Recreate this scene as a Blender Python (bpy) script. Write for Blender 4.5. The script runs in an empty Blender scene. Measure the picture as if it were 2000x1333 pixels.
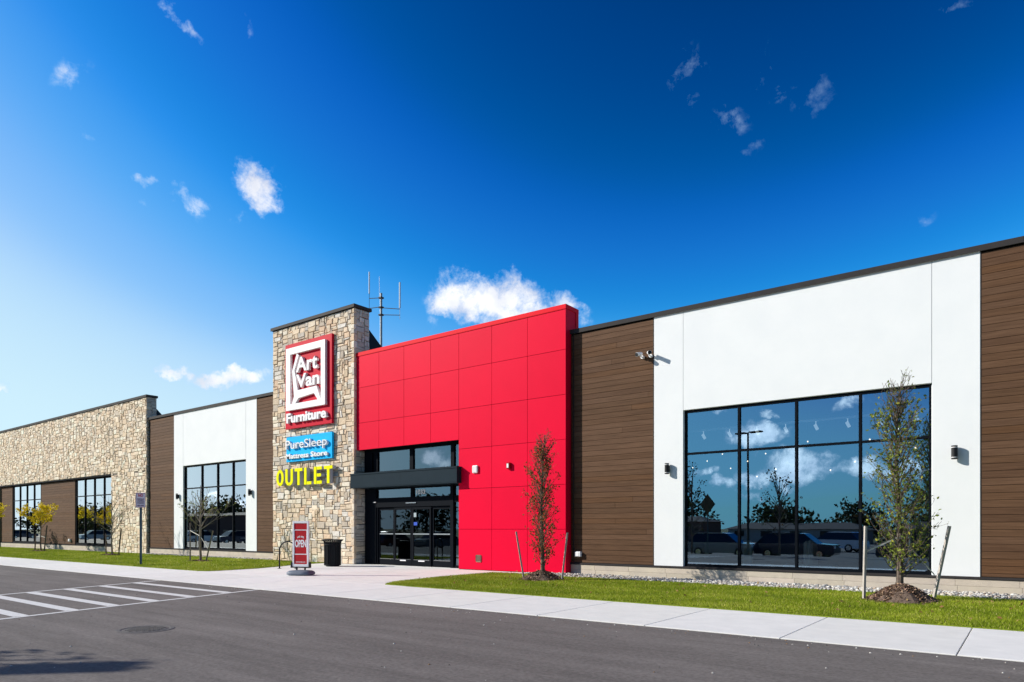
import bpy, math, random
import numpy as np
from mathutils import Vector, Matrix
S = bpy.context.scene
COL = S.collection
R_ = math.radians
rnd = random.Random(7)

# ------------------------------------------------------------------ camera
TH = 0.649832
EYE = 1.5
cam_d = bpy.data.cameras.new("camera")
cam = bpy.data.objects.new("camera", cam_d)
COL.objects.link(cam)
cam.location = (0, 0, EYE)
cam.rotation_euler = (math.pi/2, 0, TH)
cam_d.sensor_width = 36
cam_d.lens = 1333/2000*36
cam_d.shift_y = 0.183
cam_d.clip_end = 5000
S.camera = cam
S.render.resolution_x = 1024
S.render.resolution_y = 682

# ------------------------------------------------------------------ exposure
S.view_settings.view_transform = 'Standard'
S.view_settings.look = 'None'
S.view_settings.exposure = 0.25
S.view_settings.gamma = 1.0

# ------------------------------------------------------------------ sun
SUNTRAVEL = Vector((1.5, 1.0, -0.92)).normalized()
SUN_EL = math.asin(-SUNTRAVEL.z)
sd = bpy.data.lights.new("sun", 'SUN')
sd.energy = 5.0
sd.angle = R_(0.5)
sd.color = (1.0, 0.94, 0.84)
sun = bpy.data.objects.new("sun", sd)
COL.objects.link(sun)
sun.rotation_euler = SUNTRAVEL.to_track_quat('-Z', 'Y').to_euler()
sun.location = (-30, -30, 30)

# ------------------------------------------------------------------ sky
W = bpy.data.worlds.new("World")
S.world = W
W.use_nodes = True
wn, wl = W.node_tree.nodes, W.node_tree.links
wn.clear()
def N(tree, typ, **kw):
    n = tree.nodes.new(typ)
    for k, v in kw.items():
        setattr(n, k, v)
    return n
def mth(tree, op, a, b=None, clamp=False):
    n = tree.nodes.new('ShaderNodeMath'); n.operation = op; n.use_clamp = clamp
    for i, v in enumerate((a, b)):
        if v is None: continue
        if isinstance(v, (int, float)): n.inputs[i].default_value = v
        else: tree.links.new(v, n.inputs[i])
    return n.outputs[0]
T = W.node_tree
sky = N(T, 'ShaderNodeTexSky', sky_type='NISHITA')
sky.sun_disc = False
sky.sun_elevation = SUN_EL
sky.sun_rotation = math.atan2(-SUNTRAVEL.x, -SUNTRAVEL.y)   # azimuth from +Y towards +X
sky.altitude = 200
sky.air_density = 1.0
sky.dust_density = 0.6
sky.ozone_density = 3.0
# deep clear autumn blue: per-channel contrast of the sky colour
sep = N(T, 'ShaderNodeSeparateColor'); wl.new(sky.outputs[0], sep.inputs[0])
SKYC = [[(0, 0), (.09, .0005), (.11, .008), (.125, .014), (.14, .05), (.18, .22), (.277, .56), (.5, .66), (1, .75)],
        [(0, 0), (.10, .02), (.134, .053), (.152, .08), (.179, .141), (.219, .262), (.24, .345), (.297, .515), (.434, .807), (.8, .90), (1, .92)],
        [(0, 0), (.2, .12), (.253, .245), (.284, .34), (.322, .56), (.384, .76), (.41, .85), (.504, .956), (.64, .98), (1, 1)]]
tcs = N(T, 'ShaderNodeTexCoord'); dts = N(T, 'ShaderNodeVectorMath', operation='DOT_PRODUCT'); wl.new(tcs.outputs['Generated'], dts.inputs[0]); dts.inputs[1].default_value = (.25, -.968, 0)
mrs = N(T, 'ShaderNodeMapRange', interpolation_type='SMOOTHSTEP'); wl.new(dts.outputs['Value'], mrs.inputs[0]); mrs.inputs[1].default_value = .30; mrs.inputs[2].default_value = .80; mrs.inputs[3].default_value = .1; mrs.inputs[4].default_value = .060
southf = mrs.outputs[0]
chs = []
for i, pts_ in enumerate(SKYC):
    fc = N(T, 'ShaderNodeFloatCurve'); cv = fc.mapping.curves[0]
    cv.points[0].location = pts_[0]; cv.points[1].location = pts_[-1]
    for p_ in pts_[1:-1]: cv.points.new(*p_)
    fc.mapping.update()
    wl.new(mth(T, 'MULTIPLY', sep.outputs[i], southf), fc.inputs['Value'])
    chs.append(mth(T, 'MULTIPLY', fc.outputs[0], 8.5))
sblue = mth(T, 'MULTIPLY', mth(T, 'SUBTRACT', .1, southf), 25.0, True)      # deeper blue away from the sun over the car park
chs[0] = mth(T, 'MULTIPLY', chs[0], mth(T, 'SUBTRACT', 1.0, mth(T, 'MULTIPLY', sblue, .55)))
chs[1] = mth(T, 'MULTIPLY', chs[1], mth(T, 'SUBTRACT', 1.0, mth(T, 'MULTIPLY', sblue, .18)))
chs[2] = mth(T, 'MAXIMUM', chs[2], mth(T, 'MULTIPLY', chs[1], 1.15))
cmb = N(T, 'ShaderNodeCombineColor')
for i in range(3): wl.new(chs[i], cmb.inputs[i])

def ray(px, py):            # direction of a spot of sky in the world
    u = (px-1000)/1333.; v = (1032.5-py)/1333.
    s, c = math.sin(TH), math.cos(TH)
    return Vector((-s+u*c, c+u*s, v)).normalized()
# clouds: (direction, half width, half height, tilt deg, weight) in radians of sky
CL = []
def cl(px, py, w, hh, tilt=0, k=1.0, south=False):
    d = ray(px, py)
    if south: d = Vector((d.x, -d.y, d.z))
    sc = 1/1333.*math.cos(math.atan(math.hypot((px-1000)/1333., (1032.5-py)/1333.)))
    CL.append((d, w*sc, hh*sc, tilt, k))
cl(505, 360, 66, 44, -25, 1.2); cl(515, 395, 26, 32, 10, .8); cl(480, 425, 22, 24, 0, .55)
cl(372, 392, 50, 34, -35, .85); cl(290, 358, 30, 20, 10, .75); cl(285, 400, 18, 18, 0, .45)
cl(140, 140, 46, 28, 35, .52); cl(350, 25, 70, 16, -38, .58); cl(490, 60, 36, 18, -60, .42); cl(168, 252, 40, 10, -35, .5)
cl(350, 717, 46, 17, 5, 1.15); cl(440, 733, 85, 24, -6, 1.35); cl(515, 745, 30, 12, -10, .6)
cl(15, 773, 40, 12, 0, .9)
cl(960, 590, 130, 58, -8, 1.5); cl(885, 578, 52, 34, 0, 1.1); cl(905, 602, 75, 36, -10, 1.3); cl(1060, 612, 56, 30, -20, 1.2); cl(1115, 605, 62, 34, -30, 1.0); cl(842, 630, 16, 30, 0, .5)
cl(1420, 215, 46, 52, 20, 0.459); cl(1335, 140, 40, 40, -55, 0.385); cl(1345, 200, 26, 30, 0, 0.385); cl(1510, 122, 45, 34, 30, 0.385); cl(1520, 195, 26, 24, 0, 0.414); cl(1590, 185, 60, 26, 0, 0.340); cl(1470, 292, 26, 14, 0, 0.311)
cl(1800, 430, 26, 22, 20, 0.355); cl(1910, 470, 20, 10, 0, 0.333); cl(1770, 30, 60, 30, 30, 0.355); cl(1880, 10, 60, 14, 0, 0.355)
# clouds over the car park side, seen in the glass
cl(1480, 850, 70, 34, 0, 1.2, True); cl(1560, 915, 90, 42, 0, 1.2, True); cl(1480, 925, 55, 26, 0, 1.1, True); cl(1700, 918, 90, 26, 0, 1.1, True)
cl(1370, 925, 40, 14, 0, .9, True); cl(1415, 945, 34, 18, 0, 1.0, True); cl(1460, 955, 24, 16, 0, .9, True)
cl(1655, 790, 50, 22, 25, .9, True); cl(1500, 808, 30, 12, 0, .8, True); cl(1380, 805, 50, 10, 0, .8, True); cl(1730, 785, 40, 10, 0, .7, True)
cl(845, 908, 40, 26, 0, 1.1, True); cl(470, 980, 30, 18, 0, 1.1, True); cl(415, 975, 20, 12, 0, 1.0, True); cl(400, 975, 20, 10, 0, .9, True)
tc = N(T, 'ShaderNodeTexCoord')
nw = N(T, 'ShaderNodeTexNoise'); nw.inputs['Scale'].default_value = 14; nw.inputs['Detail'].default_value = 6; nw.inputs['Roughness'].default_value = .6
wl.new(tc.outputs['Generated'], nw.inputs['Vector'])
def vm(op, a, b=None, s=None):
    n = T.nodes.new('ShaderNodeVectorMath'); n.operation = op
    for i, v in enumerate((a, b)):
        if v is None: continue
        if isinstance(v, (tuple, Vector)): n.inputs[i].default_value = tuple(v)
        else: wl.new(v, n.inputs[i])
    if s is not None: n.inputs['Scale'].default_value = s
    return n.outputs['Value'] if op == 'DOT_PRODUCT' else n.outputs['Vector']
wob = vm('SCALE', vm('SUBTRACT', nw.outputs['Color'], (.5, .5, .5)), None, .085)
dirw = vm('ADD', tc.outputs['Generated'], wob)
M = None
for d, a, b, tilt, k in CL:
    up = Vector((0, 0, 1)); t1 = d.cross(up).normalized(); t2 = t1.cross(d).normalized()
    if t1.dot(Vector((math.cos(TH), math.sin(TH), 0))) < 0: t1 = -t1
    ct, st = math.cos(R_(tilt)), math.sin(R_(tilt))
    e1 = t1*ct + t2*st; e2 = t2*ct - t1*st
    vv = vm('SUBTRACT', dirw, d)
    p = vm('DOT_PRODUCT', vv, e1/a); q = vm('DOT_PRODUCT', vv, e2/b); w = vm('DOT_PRODUCT', vv, d/max(a, b))
    r2 = mth(T, 'ADD', mth(T, 'ADD', mth(T, 'MULTIPLY', p, p), mth(T, 'MULTIPLY', q, q)), mth(T, 'MULTIPLY', w, w))
    m = mth(T, 'MULTIPLY', mth(T, 'SUBTRACT', 1.25, r2), k)
    M = m if M is None else mth(T, 'MAXIMUM', M, m)
M = mth(T, 'MAXIMUM', M, 0.0)
nf = N(T, 'ShaderNodeTexNoise'); nf.inputs['Scale'].default_value = 34; nf.inputs['Detail'].default_value = 9; nf.inputs['Roughness'].default_value = .68; nf.inputs['Distortion'].default_value = .2
wl.new(tc.outputs['Generated'], nf.inputs['Vector'])
dens = mth(T, 'SUBTRACT', mth(T, 'ADD', M, mth(T, 'MULTIPLY', nf.outputs['Fac'], 3.2)), 1.98)
gate = mth(T, 'MULTIPLY', mth(T, 'MULTIPLY', M, M), 2.6, True)
dens = mth(T, 'MULTIPLY', mth(T, 'MULTIPLY', dens, .75, True), gate, True)
dens = mth(T, 'MULTIPLY', dens, .97)
nb = N(T, 'ShaderNodeTexNoise'); nb.inputs['Scale'].default_value = 22; nb.inputs['Detail'].default_value = 4
wl.new(tc.outputs['Generated'], nb.inputs['Vector'])
crmp = N(T, 'ShaderNodeMapRange'); wl.new(nb.outputs['Fac'], crmp.inputs[0]); crmp.inputs[1].default_value = .35; crmp.inputs[2].default_value = .6; crmp.inputs[3].default_value = 0; crmp.inputs[4].default_value = 1
cc = N(T, 'ShaderNodeMix', data_type='RGBA'); cc.inputs[6].default_value = (7.0, 7.3, 8.2, 1); cc.inputs[7].default_value = (9.6, 9.7, 10, 1)
wl.new(crmp.outputs[0], cc.inputs[0])
sy_ = N(T, 'ShaderNodeSeparateXYZ'); wl.new(tc.outputs['Generated'], sy_.inputs[0])
bri = mth(T, 'ADD', mth(T, 'MULTIPLY', mth(T, 'MULTIPLY', sy_.outputs[1], -2.5, True), 1.3), .95)   # clouds towards the sun side glow brighter
ccb = N(T, 'ShaderNodeVectorMath', operation='SCALE'); wl.new(cc.outputs[2], ccb.inputs[0]); wl.new(bri, ccb.inputs['Scale'])
mx = N(T, 'ShaderNodeMix', data_type='RGBA')
wl.new(dens, mx.inputs[0]); wl.new(cmb.outputs[0], mx.inputs[6]); thn = N(T, 'ShaderNodeMix', data_type='RGBA'); thn.inputs[6].default_value = (3.2, 5.8, 9.0, 1); wl.new(ccb.outputs[0], thn.inputs[7]); wl.new(mth(T, 'MULTIPLY', dens, 1.5, True), thn.inputs[0])
wl.new(thn.outputs[2], mx.inputs[7])
bg = N(T, 'ShaderNodeBackground'); bg.inputs[1].default_value = 0.1
wl.new(mx.outputs[2], bg.inputs[0])
wo = N(T, 'ShaderNodeOutputWorld'); wl.new(bg.outputs[0], wo.inputs[0])

# ------------------------------------------------------------------ mesh helpers
ORG = {}
class MB:
    def __init__(s): s.v = []; s.f = []; s.c = []; s.m = []
    def face(s, idx, col=None, mi=0): s.f.append(idx); s.c.append(col or (1, 1, 1)); s.m.append(mi)
    def box(s, x0, x1, y0, y1, z0, z1, col=None, mi=0):
        b = len(s.v)
        s.v += [(x0,y0,z0),(x1,y0,z0),(x1,y1,z0),(x0,y1,z0),(x0,y0,z1),(x1,y0,z1),(x1,y1,z1),(x0,y1,z1)]
        for q in ((0,3,2,1),(4,5,6,7),(0,1,5,4),(1,2,6,5),(2,3,7,6),(3,0,4,7)):
            s.face([b+i for i in q], col, mi)
        return s
    def bbox(s, x0, x1, y0, y1, z0, z1, e, col=None, mi=0):
        # box with chamfered edges
        b = len(s.v)
        X = (x0, x1); Y = (y0, y1); Z = (z0, z1)
        cx, cy, cz = (x0+x1)/2, (y0+y1)/2, (z0+z1)/2
        idx = {}
        for i in (0, 1):
            for j in (0, 1):
                for k in (0, 1):
                    sx, sy, sz = (1, -1)[i], (1, -1)[j], (1, -1)[k]
                    for ax in range(3):
                        p = [X[i]+sx*e, Y[j]+sy*e, Z[k]+sz*e]; p[ax] = (X[i], Y[j], Z[k])[ax]
                        idx[(i, j, k, ax)] = len(s.v); s.v.append(tuple(p))
        def F(l): s.face(l, col, mi)
        def quad(a): F([idx[t] for t in a])
        for ax in range(3):
            for w in (0, 1):
                o = [t for t in range(3) if t != ax]
                q = []
                for (u, v) in ((0, 0), (1, 0), (1, 1), (0, 1)):
                    t = [0, 0, 0]; t[ax] = w; t[o[0]] = u; t[o[1]] = v
                    q.append((t[0], t[1], t[2], ax))
                quad(q)
        for ax in range(3):
            o = [t for t in range(3) if t != ax]
            for u in (0, 1):
                for v in (0, 1):
                    q = []
                    for w, a in ((0, o[0]), (1, o[0]), (1, o[1]), (0, o[1])):
                        t = [0, 0, 0]; t[ax] = w; t[o[0]] = u; t[o[1]] = v
                        q.append((t[0], t[1], t[2], a))
                    quad(q)
        for i in (0, 1):
            for j in (0, 1):
                for k in (0, 1):
                    F([idx[(i, j, k, a)] for a in range(3)])
        return s
    def tube(s, pts, rads, n=6, col=None, cap=True, mi=0):
        b = len(s.v); pts = [Vector(p) for p in pts]
        if isinstance(rads, (int, float)): rads = [rads]*len(pts)
        prev = None
        for i, p in enumerate(pts):
            d = (pts[min(i+1, len(pts)-1)]-pts[max(i-1, 0)])
            if d.length < 1e-9: d = Vector((0, 0, 1))
            d.normalize()
            if prev is None:
                a = d.orthogonal().normalized()
            else:
                a = prev - d*prev.dot(d)
                a = a.normalized() if a.length > 1e-6 else d.orthogonal().normalized()
            prev = a; c = d.cross(a)
            for k in range(n):
                t = 2*math.pi*(k+.5)/n
                s.v.append(tuple(p+(a*math.cos(t)+c*math.sin(t))*rads[i]))
        for i in range(len(pts)-1):
            for k in range(n):
                k2 = (k+1) % n
                s.face([b+i*n+k, b+i*n+k2, b+(i+1)*n+k2, b+(i+1)*n+k], col, mi)
        if cap:
            s.face([b+k for k in range(n)][::-1], col, mi)
            s.face([b+(len(pts)-1)*n+k for k in range(n)], col, mi)
        return s
    def prism(s, poly, y0, y1, col=None, mi=0, mside=None):
        # polygon in X-Z, extruded from y0 (front) to y1
        b = len(s.v); n = len(poly)
        ar = sum(poly[i][0]*poly[(i+1) % n][1]-poly[(i+1) % n][0]*poly[i][1] for i in range(n))
        if ar < 0: poly = poly[::-1]
        s.v += [(x, y0, z) for x, z in poly]+[(x, y1, z) for x, z in poly]
        s.face([b+i for i in range(n)], col, mi)
        s.face([b+n+i for i in range(n)][::-1], col, mi if mside is None else mside)
        for i in range(n):
            j = (i+1) % n
            s.face([b+i, b+n+i, b+n+j, b+j], col, mi if mside is None else mside)
        return s
    def slab(s, poly, z0, z1, col=None):
        b = len(s.v); n = len(poly)
        s.v += [(x, y, z1) for x, y in poly]+[(x, y, z0) for x, y in poly]
        s.face([b+i for i in range(n)], col)
        for i in range(n):
            j = (i+1) % n
            s.face([b+i, b+n+i, b+n+j, b+j], col)
        return s
    def lathe(s, c, prof, n=16, col=None, axis='z', mi=0):
        b = len(s.v)
        for r, z in prof:
            for k in range(n):
                t = 2*math.pi*k/n
                if axis == 'z': s.v.append((c[0]+r*math.cos(t), c[1]+r*math.sin(t), c[2]+z))
                elif axis == 'y': s.v.append((c[0]+r*math.cos(t), c[1]+z, c[2]+r*math.sin(t)))
                else: s.v.append((c[0]+z, c[1]+r*math.cos(t), c[2]+r*math.sin(t)))
        for i in range(len(prof)-1):
            for k in range(n):
                k2 = (k+1) % n
                s.face([b+i*n+k, b+i*n+k2, b+(i+1)*n+k2, b+(i+1)*n+k], col, mi)
        s.face([b+k for k in range(n)][::-1], col, mi)
        s.face([b+(len(prof)-1)*n+k for k in range(n)], col, mi)
        return s
    def xform(s, Mx, start=0):
        for i in range(start, len(s.v)): s.v[i] = tuple(Mx @ Vector(s.v[i]))
        return s
    def build(s, name, mat, parent=None, origin=None, smooth=False, sub=0, fixn=False):
        me = bpy.data.meshes.new(name)
        o = ORG[parent.name] if parent is not None else Vector(origin or (0, 0, 0))
        v = [(a-o[0], b-o[1], c-o[2]) for a, b, c in s.v]
        me.from_pydata(v, [], s.f)
        mats = mat if isinstance(mat, (list, tuple)) else [mat]
        for m in mats: me.materials.append(m)
        if len(mats) > 1: me.polygons.foreach_set('material_index', s.m)
        if any(c != (1, 1, 1) for c in s.c):
            at = me.color_attributes.new('tone', 'FLOAT_COLOR', 'CORNER')
            arr = []
            for p, c in zip(me.polygons, s.c): arr += [c[0], c[1], c[2], 1.0]*p.loop_total
            at.data.foreach_set('color', arr)
        if smooth: me.polygons.foreach_set('use_smooth', [True]*len(me.polygons))
        if fixn:
            import bmesh
            bm = bmesh.new(); bm.from_mesh(me); bmesh.ops.recalc_face_normals(bm, faces=bm.faces); bm.to_mesh(me); bm.free()
        me.update()
        ob = bpy.data.objects.new(name, me); COL.objects.link(ob)
        if parent is not None:
            ob.parent = parent
        else: ob.location = o
        ORG[ob.name] = Vector(o)
        if sub:
            md = ob.modifiers.new('sub', 'SUBSURF'); md.levels = sub; md.render_levels = sub
        return ob
def tag(o, label=None, cat=None, group=None, kind=None):
    if label: o['label'] = label
    if cat: o['category'] = cat
    if group: o['group'] = group
    if kind: o['kind'] = kind
    return o
def thing(name, loc, label, cat, group=None):
    o = bpy.data.objects.new(name, None); COL.objects.link(o); o.location = loc
    o.empty_display_size = .2
    ORG[o.name] = Vector(loc)
    return tag(o, label, cat, group)

# ------------------------------------------------------------------ materials
def mat(name, base, rough=.6, metal=0., var=None, scale=8., bump=0., bscale=60., attr=False, stretch=None, spec=.22, coat=0., detail=5, attrmul=1.0):
    m = bpy.data.materials.new(name); m.use_nodes = True
    t = m.node_tree; b = t.nodes['Principled BSDF']
    b.inputs['Roughness'].default_value = rough; b.inputs['Metallic'].default_value = metal
    b.inputs['Specular IOR Level'].default_value = spec
    b.inputs['Coat Weight'].default_value = coat
    tcn = N(t, 'ShaderNodeTexCoord'); mp = N(t, 'ShaderNodeMapping'); t.links.new(tcn.outputs['Object'], mp.inputs[0])
    if stretch: mp.inputs['Scale'].default_value = stretch
    col = None
    if var:
        n1 = N(t, 'ShaderNodeTexNoise'); n1.inputs['Scale'].default_value = scale; n1.inputs['Detail'].default_value = detail; n1.inputs['Roughness'].default_value = .6
        t.links.new(mp.outputs[0], n1.inputs['Vector'])
        rp = N(t, 'ShaderNodeMapRange'); rp.inputs[1].default_value = .33; rp.inputs[2].default_value = .67
        t.links.new(n1.outputs['Fac'], rp.inputs[0])
        mxn = N(t, 'ShaderNodeMix', data_type='RGBA'); mxn.inputs[6].default_value = (*base, 1); mxn.inputs[7].default_value = (*var, 1)
        t.links.new(rp.outputs[0], mxn.inputs[0]); col = mxn.outputs[2]
    if attr:
        a = N(t, 'ShaderNodeAttribute', attribute_name='tone')
        mm = N(t, 'ShaderNodeMix', data_type='RGBA', blend_type='MULTIPLY'); mm.inputs[0].default_value = 1
        t.links.new(a.outputs['Color'], mm.inputs[6])
        if col: t.links.new(col, mm.inputs[7])
        else: mm.inputs[7].default_value = (*base, 1)
        col = mm.outputs[2]
    if col: t.links.new(col, b.inputs['Base Color'])
    else: b.inputs['Base Color'].default_value = (*base, 1)
    if bump:
        n2 = N(t, 'ShaderNodeTexNoise'); n2.inputs['Scale'].default_value = bscale; n2.inputs['Detail'].default_value = 4
        t.links.new(mp.outputs[0], n2.inputs['Vector'])
        bp = N(t, 'ShaderNodeBump'); bp.inputs['Strength'].default_value = bump; bp.inputs['Distance'].default_value = .02
        t.links.new(n2.outputs['Fac'], bp.inputs['Height']); t.links.new(bp.outputs[0], b.inputs['Normal'])
    return m
def emis(name, col, st):
    m = bpy.data.materials.new(name); m.use_nodes = True
    b = m.node_tree.nodes['Principled BSDF']; b.inputs['Base Color'].default_value = (*col, 1)
    b.inputs['Emission Color'].default_value = (*col, 1); b.inputs['Emission Strength'].default_value = st
    return m
def glassmat(name, tint, refl, bumpy=.0, gza=.25):
    m = bpy.data.materials.new(name); m.use_nodes = True
    t = m.node_tree; t.nodes.clear()
    out = N(t, 'ShaderNodeOutputMaterial'); mxs = N(t, 'ShaderNodeMixShader')
    tr = N(t, 'ShaderNodeBsdfTransparent'); tr.inputs[0].default_value = (*tint, 1)
    gl = N(t, 'ShaderNodeBsdfGlossy'); gl.inputs['Roughness'].default_value = 0.0; gl.inputs[0].default_value = (.30, .74, 1, 1)
    fr = N(t, 'ShaderNodeFresnel'); fr.inputs['IOR'].default_value = 1.5
    fac = mth(t, 'ADD', mth(t, 'MULTIPLY', fr.outputs[0], 1.3), refl, True)
    lwt = N(t, 'ShaderNodeLayerWeight'); lwt.inputs['Blend'].default_value = .5
    gz = N(t, 'ShaderNodeMapRange'); t.links.new(lwt.outputs['Facing'], gz.inputs[0]); gz.inputs[1].default_value = .22; gz.inputs[2].default_value = .58
    fac = mth(t, 'ADD', fac, mth(t, 'MULTIPLY', gz.outputs[0], gza), True)
    tm = N(t, 'ShaderNodeMix', data_type='RGBA'); tm.inputs[6].default_value = (.56, .80, 1, 1); tm.inputs[7].default_value = (.92, 1, .98, 1)
    t.links.new(gz.outputs[0], tm.inputs[0]); t.links.new(tm.outputs[2], gl.inputs[0])
    t.links.new(fac, mxs.inputs[0]); t.links.new(tr.outputs[0], mxs.inputs[1]); t.links.new(gl.outputs[0], mxs.inputs[2])
    t.links.new(mxs.outputs[0], out.inputs[0])
    if bumpy:
        tcn = N(t, 'ShaderNodeTexCoord'); n2 = N(t, 'ShaderNodeTexNoise'); n2.inputs['Scale'].default_value = .9; n2.inputs['Detail'].default_value = 1
        t.links.new(tcn.outputs['Object'], n2.inputs['Vector'])
        bp = N(t, 'ShaderNodeBump'); bp.inputs['Strength'].default_value = bumpy; bp.inputs['Distance'].default_value = .01
        t.links.new(n2.outputs['Fac'], bp.inputs['Height']); t.links.new(bp.outputs[0], gl.inputs['Normal']); 
    return m
M_white = mat('white_render', (.81, .83, .845), .85, spec=.2, var=(.775, .80, .82), scale=1.2, bump=.12, bscale=160)
M_white_in = mat('white_trim', (.78, .79, .79), .8)
M_stone = mat('stone', (1, 1, 1), .85, var=(.80, .79, .78), scale=9, bump=.55, bscale=38, attr=True, detail=8)
M_mortar = mat('mortar', (.17, .145, .12), .95, var=(.23, .20, .17), scale=20)
M_wood = mat('wood_siding', (1, 1, 1), .7, spec=.12, var=(.62, .60, .58), scale=1.6, attr=True, stretch=(1.0, 30, 30), bump=.15, bscale=5, detail=7)
M_dark = mat('dark_backing', (.012, .010, .009), .9)
M_cap = mat('bronze_metal', (.040, .037, .038), .6, .0, var=(.047, .043, .043), scale=2, spec=.08)
M_frame = mat('black_aluminium', (.005, .007, .011), .65, .0, spec=.04)
M_canopy = mat('charcoal_metal', (.012, .024, .034), .6, .0, var=(.015, .028, .039), scale=1.2, spec=.05)
M_red = mat('red_panel', (.78, .0006, .036), .5, spec=.05, var=(.74, .0006, .034), scale=.6, attr=True)
M_redcap = mat('red_coping', (.80, .004, .020), .5, spec=.06)
M_base = mat('cast_stone', (.60, .53, .44), .85, var=(.52, .46, .39), scale=3.5, bump=.12, bscale=90, attr=True)
M_conc = mat('concrete', (.80, .79, .765), .92, spec=.2, var=(.725, .72, .70), scale=2.6, bump=.15, bscale=120, attr=True, detail=9)
M_concdark = mat('joint_sealant', (.10, .10, .10), .95)
M_paint = mat('road_paint', (.74, .74, .73), .7, var=(.60, .60, .59), scale=14, detail=9)
M_signred = mat('sign_red', (.56, .0015, .026), .5, spec=.08)
M_signwhite = mat('sign_white', (.84, .84, .86), .45)
M_signblue = mat('sign_blue', (.0, .46, .95), .5, spec=.08)
M_yellow = mat('sign_yellow', (.90, .90, .0), .5, spec=.05)
M_grey = mat('letter_return_grey', (.42, .43, .47), .45)
M_black = mat('black_powder_coat', (.008, .009, .011), .5, spec=.3)
M_plasticgrey = mat('grey_plastic', (.17, .20, .25), .55, var=(.14, .165, .21), scale=4)
M_galv = mat('galvanised_steel', (.28, .31, .33), .5, .6, var=(.20, .23, .25), scale=12)
M_postgreen = mat('painted_post', (.07, .11, .13), .55, .3)
M_stake = mat('weathered_wood', (.52, .48, .44), .9, var=(.38, .34, .31), scale=3, stretch=(30, 30, 2), bump=.3, bscale=10)
M_bark = mat('bark', (.085, .060, .045), .9, var=(.19, .155, .125), scale=14, bump=.6, bscale=50)
M_barkgrey = mat('pale_bark', (.20, .17, .14), .9, var=(.28, .245, .21), scale=14, bump=.4, bscale=50)
M_mulch = mat('mulch', (.20, .145, .11), .95, attr=True, bump=.3, bscale=40, var=(.15, .105, .08), scale=30)
M_roofm = mat('roof_membrane', (.35, .35, .34), .9)
M_black_int = mat('interior_dark', (.05, .055, .06), .9)
M_intfloor = mat('interior_floor', (.16, .14, .12), .5, var=(.12, .10, .09), scale=1)
M_intwall = mat('interior_wall', (.16, .17, .18), .9, var=(.12, .13, .14), scale=.4)
M_fab = mat('cream_upholstery', (.75, .76, .72), .9, var=(.68, .69, .65), scale=10)
M_glass = glassmat('window_glass', (.88, .93, .92), .36, .05)
M_glassd = glassmat('door_glass', (.35, .40, .42), .03, .03, .02)
M_glasss = glassmat('storefront_glass', (.40, .46, .5), .16, .04, .02)
M_rubber = mat('tyre_rubber', (.015, .015, .016), .8)
M_chrome = mat('silver_alloy', (.5, .5, .52), .25, .9)
M_iron = mat('cast_iron', (.155, .142, .135), .75, .0, var=(.10, .095, .092), scale=20, bump=.3, bscale=80)
def leafmat(name, a, b, c):
    m = bpy.data.materials.new(name); m.use_nodes = True
    t = m.node_tree; bs = t.nodes['Principled BSDF']; bs.inputs['Roughness'].default_value = .6; bs.inputs['Specular IOR Level'].default_value = .15
    at = N(t, 'ShaderNodeAttribute', attribute_name='tone')
    sp = N(t, 'ShaderNodeSeparateColor'); t.links.new(at.outputs['Color'], sp.inputs[0])
    rp = N(t, 'ShaderNodeValToRGB'); t.links.new(sp.outputs[0], rp.inputs[0])
    e = rp.color_ramp.elements
    e[0].position = 0; e[0].color = (*a, 1); e[1].position = 1; e[1].color = (*c, 1)
    x = e.new(.6); x.color = (*b, 1)
    t.links.new(rp.outputs[0], bs.inputs['Base Color'])
    tl = N(t, 'ShaderNodeBsdfTranslucent'); t.links.new(rp.outputs[0], tl.inputs[0])
    ms = N(t, 'ShaderNodeMixShader'); ms.inputs[0].default_value = .3
    t.links.new(bs.outputs[0], ms.inputs[1]); t.links.new(tl.outputs[0], ms.inputs[2])
    t.links.new(ms.outputs[0], t.nodes['Material Output'].inputs[0])
    return m
M_leafG = leafmat('green_leaf', (.08, .12, .02), (.20, .25, .04), (.46, .42, .06))
M_leafR = leafmat('red_green_leaf', (.13, .055, .022), (.24, .13, .04), (.45, .11, .035))
M_leafY = leafmat('yellow_leaf', (.55, .40, .012), (.82, .64, .02), (.88, .76, .08))
M_leafS = leafmat('sparse_leaf', (.10, .14, .04), (.22, .26, .06), (.38, .36, .10))
M_leafD = leafmat('far_leaf', (.012, .02, .008), (.035, .045, .014), (.10, .045, .012))
M_grass = leafmat('grass_blade', (.165, .235, .012), (.33, .395, .028), (.60, .53, .18))
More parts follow.
